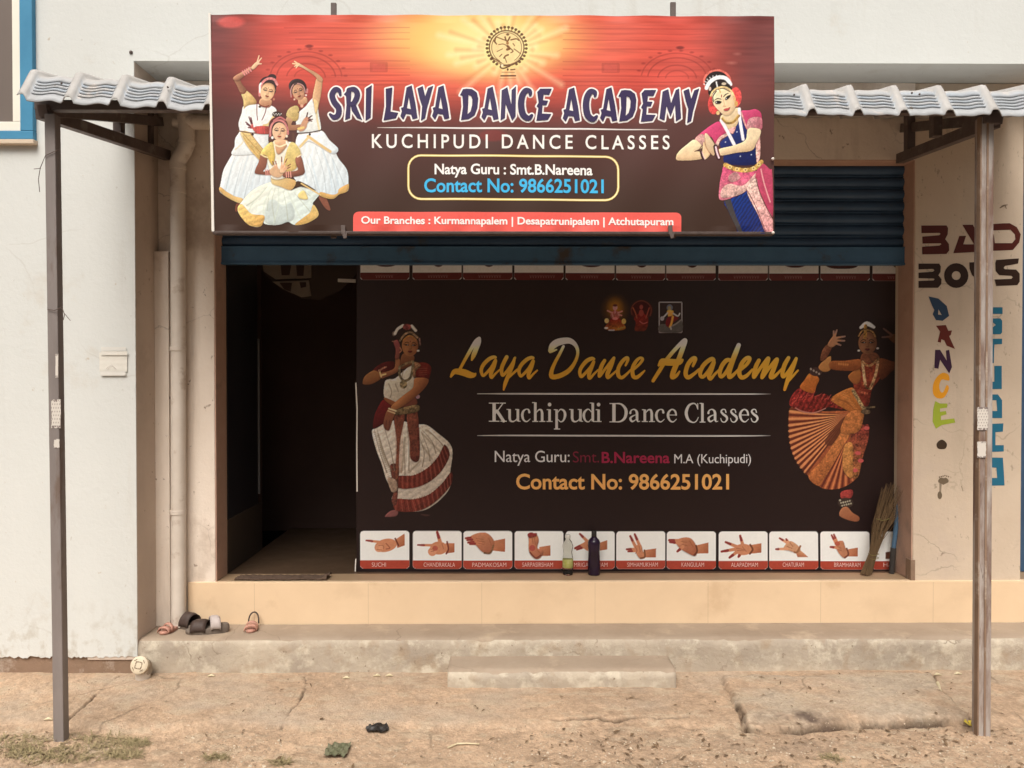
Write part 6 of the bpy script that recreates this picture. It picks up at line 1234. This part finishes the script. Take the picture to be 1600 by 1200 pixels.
# ================================================================ things on the doorstep
dm = empty('door_mat', 'crumpled thin brown mat lying on the doorway floor', 'mat', (px(438, 4.12), 4.12, FLOOR))
co_ = []; n1, n2 = 60, 12
for j in range(n2):
    for i in range(n1):
        u, v_ = i/(n1-1), j/(n2-1); x = px(366, 4.1)+(px(510, 4.1)-px(366, 4.1))*u+.01*v_; co_.append((x, 4.083+.09*v_+.004*math.sin(u*19), FLOOR+.006+.006*abs(math.sin(u*23+v_*5))*math.sin(v_*3.1)+.004*math.sin(u*41+v_*9)**2+(.016*max(0, u-.9)*10*abs(math.sin(v_*6)) if u > .9 else 0)))
o = grid_mesh('cloth', np.array(co_)[::-1], n2, n1, None, M['mat_brown'], dm); s_ = o.modifiers.new('t', 'SOLIDIFY'); s_.thickness = .004; s_.offset = 0
def bottle(name, label, x, Yb, prof, mt, capprof, capmat, lab=None):
    e = empty(name, label, 'bottle', (px(x, Yb), Yb, FLOOR)); m = MB(); m.lathe(prof, (px(x, Yb), Yb, FLOOR), 28); m.build('body', mt, e, True)
    m = MB(); m.lathe(capprof, (px(x, Yb), Yb, FLOOR), 24); m.build('cap', capmat, e, 40)
    if lab: m = MB(); m.lathe(lab, (px(x, Yb), Yb, FLOOR), 28); m.build('label', M['label_green'], e, True)
H1 = .222; Yb = 4.2
bottle('plastic_bottle', 'clear plastic drink bottle with a green label in front of the black banner', 887.5, Yb, [(.001, .001), (.024, 0), (.028, .006), (.029, .03), (.0285, .08), (.0275, .10), (.0235, .125), (.0285, .15), (.029, .162), (.022, .18), (.0125, .195), (.0120, .204)], M['pet'], [(.0135, .200), (.0148, .202), (.0148, .218), (.012, .2205), (.001, .2205)], M['tape'], [(.0292, .042), (.0296, .043), (.0294, .085), (.0290, .086)])
bottle('violet_bottle', 'tall dark violet water bottle standing beside the clear plastic bottle', 928.5, Yb, [(.001, .001), (.031, 0), (.034, .006), (.034, .06), (.031, .13), (.0335, .165), (.034, .178), (.028, .192), (.016, .205), (.0135, .212)], M['violet'], [(.0132, .21), (.0142, .212), (.0142, .236), (.012, .239), (.001, .239)], M['plastic_black'])
# broom: thin stalks tied near the foot
brm = empty('broom', 'brown grass broom leaning upright in the right corner of the doorway', 'broom', (px(1355, 4.17), 4.17, FLOOR))
m = MB(); rs = random.Random(5)
for i in range(120):
    a = rs.random()*6.28; r = math.sqrt(rs.random()); b0 = Vector((px(1354+9*r*math.cos(a), 4.17), 4.165+.02*r*math.sin(a), FLOOR+.002+.012*rs.random())); w0 = Vector((px(1365+6.5*r*math.cos(a), 4.17), 4.17+.014*r*math.sin(a), pz(868, 4.17)))
    t_ = rs.random(); u = rs.uniform(-1, 1); tpx = 1393+15*u+rs.uniform(-3, 3); tpy = 752+48*t_*t_+10*abs(u)
    tp = Vector((px(min(tpx, 1411), 4.2), 4.19+.03*math.sin(a)*r, pz(tpy, 4.2))); mid = (w0+tp)/2+Vector((-.006+.01*u, .004*math.sin(a), 0))
    m.tube([b0, w0, mid, tp], [.0012, .0013, .0011, .0006], 4, False)
m.build('bristles', M['straw'], brm)
m = MB(); 
for zz in (866, 872, 811): 
    c0 = pt(1365 if zz > 850 else 1379, zz, 4.17); R_ = .028 if zz > 850 else .036
    m.tube([c0+Vector((R_*math.cos(a*.4)*1.0, R_*.62*math.sin(a*.4), .003*math.sin(a))) for a in range(17)], .0016, 5)
m.build('binding', mat('string', (.2, .17, .06)), brm)
stk = empty('broom_stick', 'thin blue rod with a black foot leaning behind the grass broom', 'rod', (px(1393, 4.22), 4.22, FLOOR))
m = MB(); m.tube([pt(1396, 858, 4.215), pt(1406, 772, 4.23)], .0125, 14); m.build('rod', M['stick_blue'], stk, 50)
m = MB(); p = pt(1393, 893, 4.21); p.z = FLOOR; m.tube([p, pt(1396, 856, 4.214)], [.0145, .0145], 14); m.build('foot', M['black'], stk, 50)
# ================================================================ footwear on the ledge
def outline(L, W_, n=28):
    o = []
    for i in range(n):
        t = 6.2832*i/n; u = math.cos(t); v_ = math.sin(t); wd = W_/2*(.86+.16*u); o.append((L/2*u, wd*math.copysign(abs(v_)**.8, v_)))
    return o
def slipper(name, label, loc, rot, L, W_, hh, ht, solem, bands, strapm, ankle=None, grp=None, patch=None, roll=0):
    e = empty(name, label, 'sandal' if ankle else 'slipper', loc, grp); T = Matrix.Translation(loc) @ Matrix.Rotation(rot, 4, 'Z') @ Matrix.Rotation(roll, 4, 'X')
    ol = outline(L, W_); n = len(ol); m = MB()
    def top(x): return ht+(hh-ht)*sm(L*.25, -L*.4, x)
    vs = []
    for k_, (f, zz) in enumerate(((.94, 0), (1., .25), (1., .8), (.95, 1.))):
        for x, y in ol: vs.append(T @ Vector((x*f, y*f, top(x)*zz+.004*max(0, x/L*2)**2)))
    fs = [(k_*n+i, k_*n+(i+1) % n, (k_+1)*n+(i+1) % n, (k_+1)*n+i) for k_ in range(3) for i in range(n)]
    vs.append(T @ Vector((0, 0, top(0)+.001))); fs += [(3*n+i, 3*n+(i+1) % n, 4*n) for i in range(n)]; fs.append(tuple(range(n))[::-1])
    m.add(vs, fs); m.build('sole', solem, e, 50)
    for (xc, wid, hgt, slant, mm) in bands:
        m = MB(); g = []; N_ = 14
        for i in range(N_+1):
            a = math.pi*i/N_; y = -math.cos(a)*W_/2*.98; z = top(xc)*.7+hgt*math.sin(a)**.8
            row = []
            for q, zz in ((-.5, -.003), (-.25, 0), (.25, 0), (.5, -.003)): row.append(T @ Vector((xc+q*wid+slant*(y/W_), y, z+zz+.004*(1 if abs(q) < .3 else 0))))
            g.append(row)
        vs = [p for r_ in g for p in r_]; m.add(vs, [(i*4+j, i*4+j+1, (i+1)*4+j+1, (i+1)*4+j) for i in range(N_) for j in range(3)])
        o = m.build('strap', mm, e, True); s_ = o.modifiers.new('t', 'SOLIDIFY'); s_.thickness = .004; s_.offset = 0
    if ankle:
        m = MB(); xa, za = ankle
        m.tube([T @ Vector((xa+.004-abs(math.cos(a))*0-(.02*math.sin(a)), math.cos(a)*W_*.42, top(xa)+za*math.sin(a)**.7)) for a in np.linspace(0, math.pi, 11)], .004, 8); m.build('ankle_strap', strapm, e, True)
    return e
lz = LEDGE-.002
def on(x, y): d = _R @ Vector((x-800, 600-y, -F)); t = (lz-EYE.z)/d.z; return Vector((d.x*t, d.y*t, lz))
slipper('slipper', 'dark slide slipper with a grey patch on its strap, nearest the ledge edge', on(322, 991)+Vector((0, .02, 0)), math.radians(188),   .215, .082, .046, .022, M['sole'], [(.035, .075, .05, .01, M['strap']), (-.035, .05, .056, -.03, M['greylabel'])], M['strap'], grp='pair of dark slide slippers')
slipper('slipper', 'dark slide slipper turned inward behind its pair by the drain pipe', on(303, 985)+Vector((-.02, .03, 0)), math.radians(160), .205, .08, .034, .02, M['sole'], [(.025, .08, .062, .02, M['strap'])], M['strap'], grp='pair of dark slide slippers')
pk = [(.02, .02, .03, 0, M['pinkshoe']), (.045, .02, .024, .008, M['pinkshoe'])]
slipper('child_sandal', 'small pink child sandal standing alone in front of the cream doorstep', on(393, 985)+Vector((0, .012, 0)), math.radians(-82), .135, .062, .02, .014, M['pinkshoe'], [(.012, .02, .034, .006, M['pinkshoe']), (.042, .022, .026, -.006, M['pinkshoe'])], M['strap'], (-.04, .055), 'pair of pink child sandals')
slipper('child_sandal', 'small pink child sandal in the recess corner beside the dark slippers', on(264, 988)+Vector((0, .012, 0)), math.radians(-105), .135, .062, .02, .014, M['pinkshoe'], [(.012, .02, .034, .006, M['pinkshoe']), (.042, .022, .026, -.006, M['pinkshoe'])], M['strap'], (-.04, .055), 'pair of pink child sandals')
br2 = MB(); p = on(268, 962); br2.box(p+Vector((-.05, -.01, 0)), p+Vector((.03, .05, .05)), .014); tag(br2.build('cement_lump', M['cement'], None, True), 'rough cement lump at the foot of the drain pipe', 'cement')
# ================================================================ litter on the ground
def G(x, y, dz=.002): a = gp(x, y); return Vector((a[0], a[1], gz(*a)+dz))
m = MB(); rs = random.Random(11); p = G(590, 1141); n = 9; vs = []
for j in range(n):
    for i in range(n):
        u, v_ = i/(n-1)-.5, j/(n-1)-.5; vs.append(p+Vector((u*.1*(1-.6*abs(v_+.1)), v_*.075, .004+.03*max(0, .45-abs(u)-abs(v_)*.5)+rs.random()*.012)))
m.add(vs, [(j*n+i, j*n+i+1, (j+1)*n+i+1, (j+1)*n+i) for j in range(n-1) for i in range(n-1)]); tag(m.build('plastic_scrap', M['plastic_black'], None), 'crumpled black plastic scrap on the dirt left of the step', 'litter')
m = MB(); p = G(527, 1177); vs = []
for j in range(n):
    for i in range(n):
        u, v_ = i/(n-1)-.5, j/(n-1)-.5; vs.append(p+Vector((u*.09, v_*.1, .003+.014*abs(math.sin(u*9+v_*7))+rs.random()*.006)))
m.add(vs, [(j*n+i, j*n+i+1, (j+1)*n+i+1, (j+1)*n+i) for j in range(n-1) for i in range(n-1)]); tag(m.build('fabric_scrap', M['green_scrap'], None), 'dull green scrap at the front edge of the dirt', 'litter')
m = MB(); m.tube([G(700, 1171, .006), G(714, 1163.5, .008), G(730, 1164, .008), G(749, 1165, .007)], [.003, .0035, .0032, .0025], 7); tag(m.build('twig', M['peel'], None), 'pale bent straw lying on the dirt in front of the step', 'straw')
m = MB(); m.tube([G(1461, 1071, .004), G(1465, 1078, .014), G(1469, 1086, .012), G(1467, 1091, .006)], [.003, .008, .007, .002], 8); tag(m.build('pale_scrap', M['peel'], None, True), 'pale curved scrap lying in the crack near the right post', 'litter')
m = MB(); p = G(1516, 1136, .006)
for q in range(7): a = q*.9; m.add([p, p+Vector((.03*math.cos(a), .03*math.sin(a), .006+.008*(q % 3))), p+Vector((.026*math.cos(a+.5), .026*math.sin(a+.5), .012))], [(0, 1, 2)])
tag(m.build('yellow_scrap', M['yellow'], None), 'small bright yellow scrap at the foot of the right post', 'litter')
m = MB(); 
for cx, cy in ((1465, 1062), (1497, 1061), (541, 1066), (589, 1063), (608, 1062), (330, 1063), (75, 1134)): 
    p = G(cx, cy, .004); m.tube([p+Vector((-.018, 0, 0)), p+Vector((0, .006, .004)), p+Vector((.018, 0, 0))], [.002, .007, .002], 7)
o = m.build('paper_bits', M['peel'], None, True); tag(o, 'pale paper bits scattered on the apron', 'litter', kind='stuff')
# gravel, leaf litter and grass: nobody could count them
def scatter(name, mt, n, fn, label_seed, dens):
    m = MB(); rs = random.Random(label_seed); k_ = 0
    while k_ < n:
        x, y = rs.uniform(-2.4, 2.5), rs.uniform(2.85, 3.8)
        if rs.random() > dens(x, y): continue
        if px(699, 3.64)-.02 < x < px(1057, 3.64)+.02 and y > 3.6: continue
        fn(m, Vector((x, y, gz(x, y))), rs); k_ += 1
    return tag(m.build(name, mt, None), kind='stuff')
def peb(m, p, rs):
    r = rs.uniform(.001, .0048)*(2 if rs.random() < .05 else 1); bm = bmesh.new(); bmesh.ops.create_icosphere(bm, subdivisions=1, radius=r)
    for v in bm.verts: v.co *= rs.uniform(.7, 1.2); v.co.z *= .6
    m.bm(bm, M=Matrix.Translation(p+Vector((0, 0, r*.2))))
def leaf(m, p, rs):
    L = rs.uniform(.008, .038); w_ = L*rs.uniform(.15, .45); a = rs.uniform(0, 6.28); d = Vector((math.cos(a), math.sin(a), rs.uniform(-.1, .35))); s_ = Vector((-math.sin(a), math.cos(a), rs.uniform(-.3, .3)))
    p = p+Vector((0, 0, .002+L*.1)); m.add([p-d*L/2, p+s_*w_/2+Vector((0, 0, .003)), p+d*L/2, p-s_*w_/2+Vector((0, 0, .002))], [(0, 1, 2, 3)])
fr = lambda x, y: (1 if y < 3.22 else .12)*(.35+.65*(math.sin(x*3.1)*math.sin(x*1.7+2) > -.2))
scatter('gravel', M['stone'], 3600, peb, 21, fr); scatter('gravel', M['pale_stone'], 900, peb, 24, lambda x, y: fr(x, y)*(1 if y < 3.12 else .25)); scatter('leaf_litter', M['leaf'], 420, leaf, 22, lambda x, y: fr(x, y)*(.4+.6*(x > .1)))
def blades(name, spots, n, seed, lab=None):
    m = MB(); rs = random.Random(seed)
    for _ in range(n):
        cx, cy, rx, ry = rs.choice(spots); a = rs.random()*6.28; r = math.sqrt(rs.random()); q = gp(cx+rx*r*math.cos(a), cy+ry*r*math.sin(a)); p = Vector((q[0], q[1], gz(*q)))
        t = rs.uniform(0, 6.28); L = rs.uniform(.012, .05); h_ = rs.uniform(.02, .5); d = Vector((math.cos(t), math.sin(t), 0)); w_ = rs.uniform(.0012, .003); s_ = Vector((-d.y, d.x, 0))*w_
        q1 = p+d*L*.5+Vector((0, 0, L*h_*.55+.003)); q2 = p+d*L+Vector((0, 0, L*h_*.45+.002)); m.add([p-s_, p+s_, q1+s_*.8, q2, q1-s_*.8], [(0, 1, 2, 4), (4, 2, 3)])
    return tag(m.build(name, M['grass'], None), kind='stuff')
blades('grass', [(150, 1168, 60, 20), (170, 1160, 40, 14), (110, 1180, 40, 14), (40, 1160, 55, 10), (30, 1175, 40, 8), (215, 1162, 18, 6), (195, 1180, 30, 8), (60, 1185, 50, 10)], 1500, 31)
blades('grass', [(338, 1184, 22, 5), (440, 1192, 16, 4), (1300, 1186, 16, 4)], 260, 32)
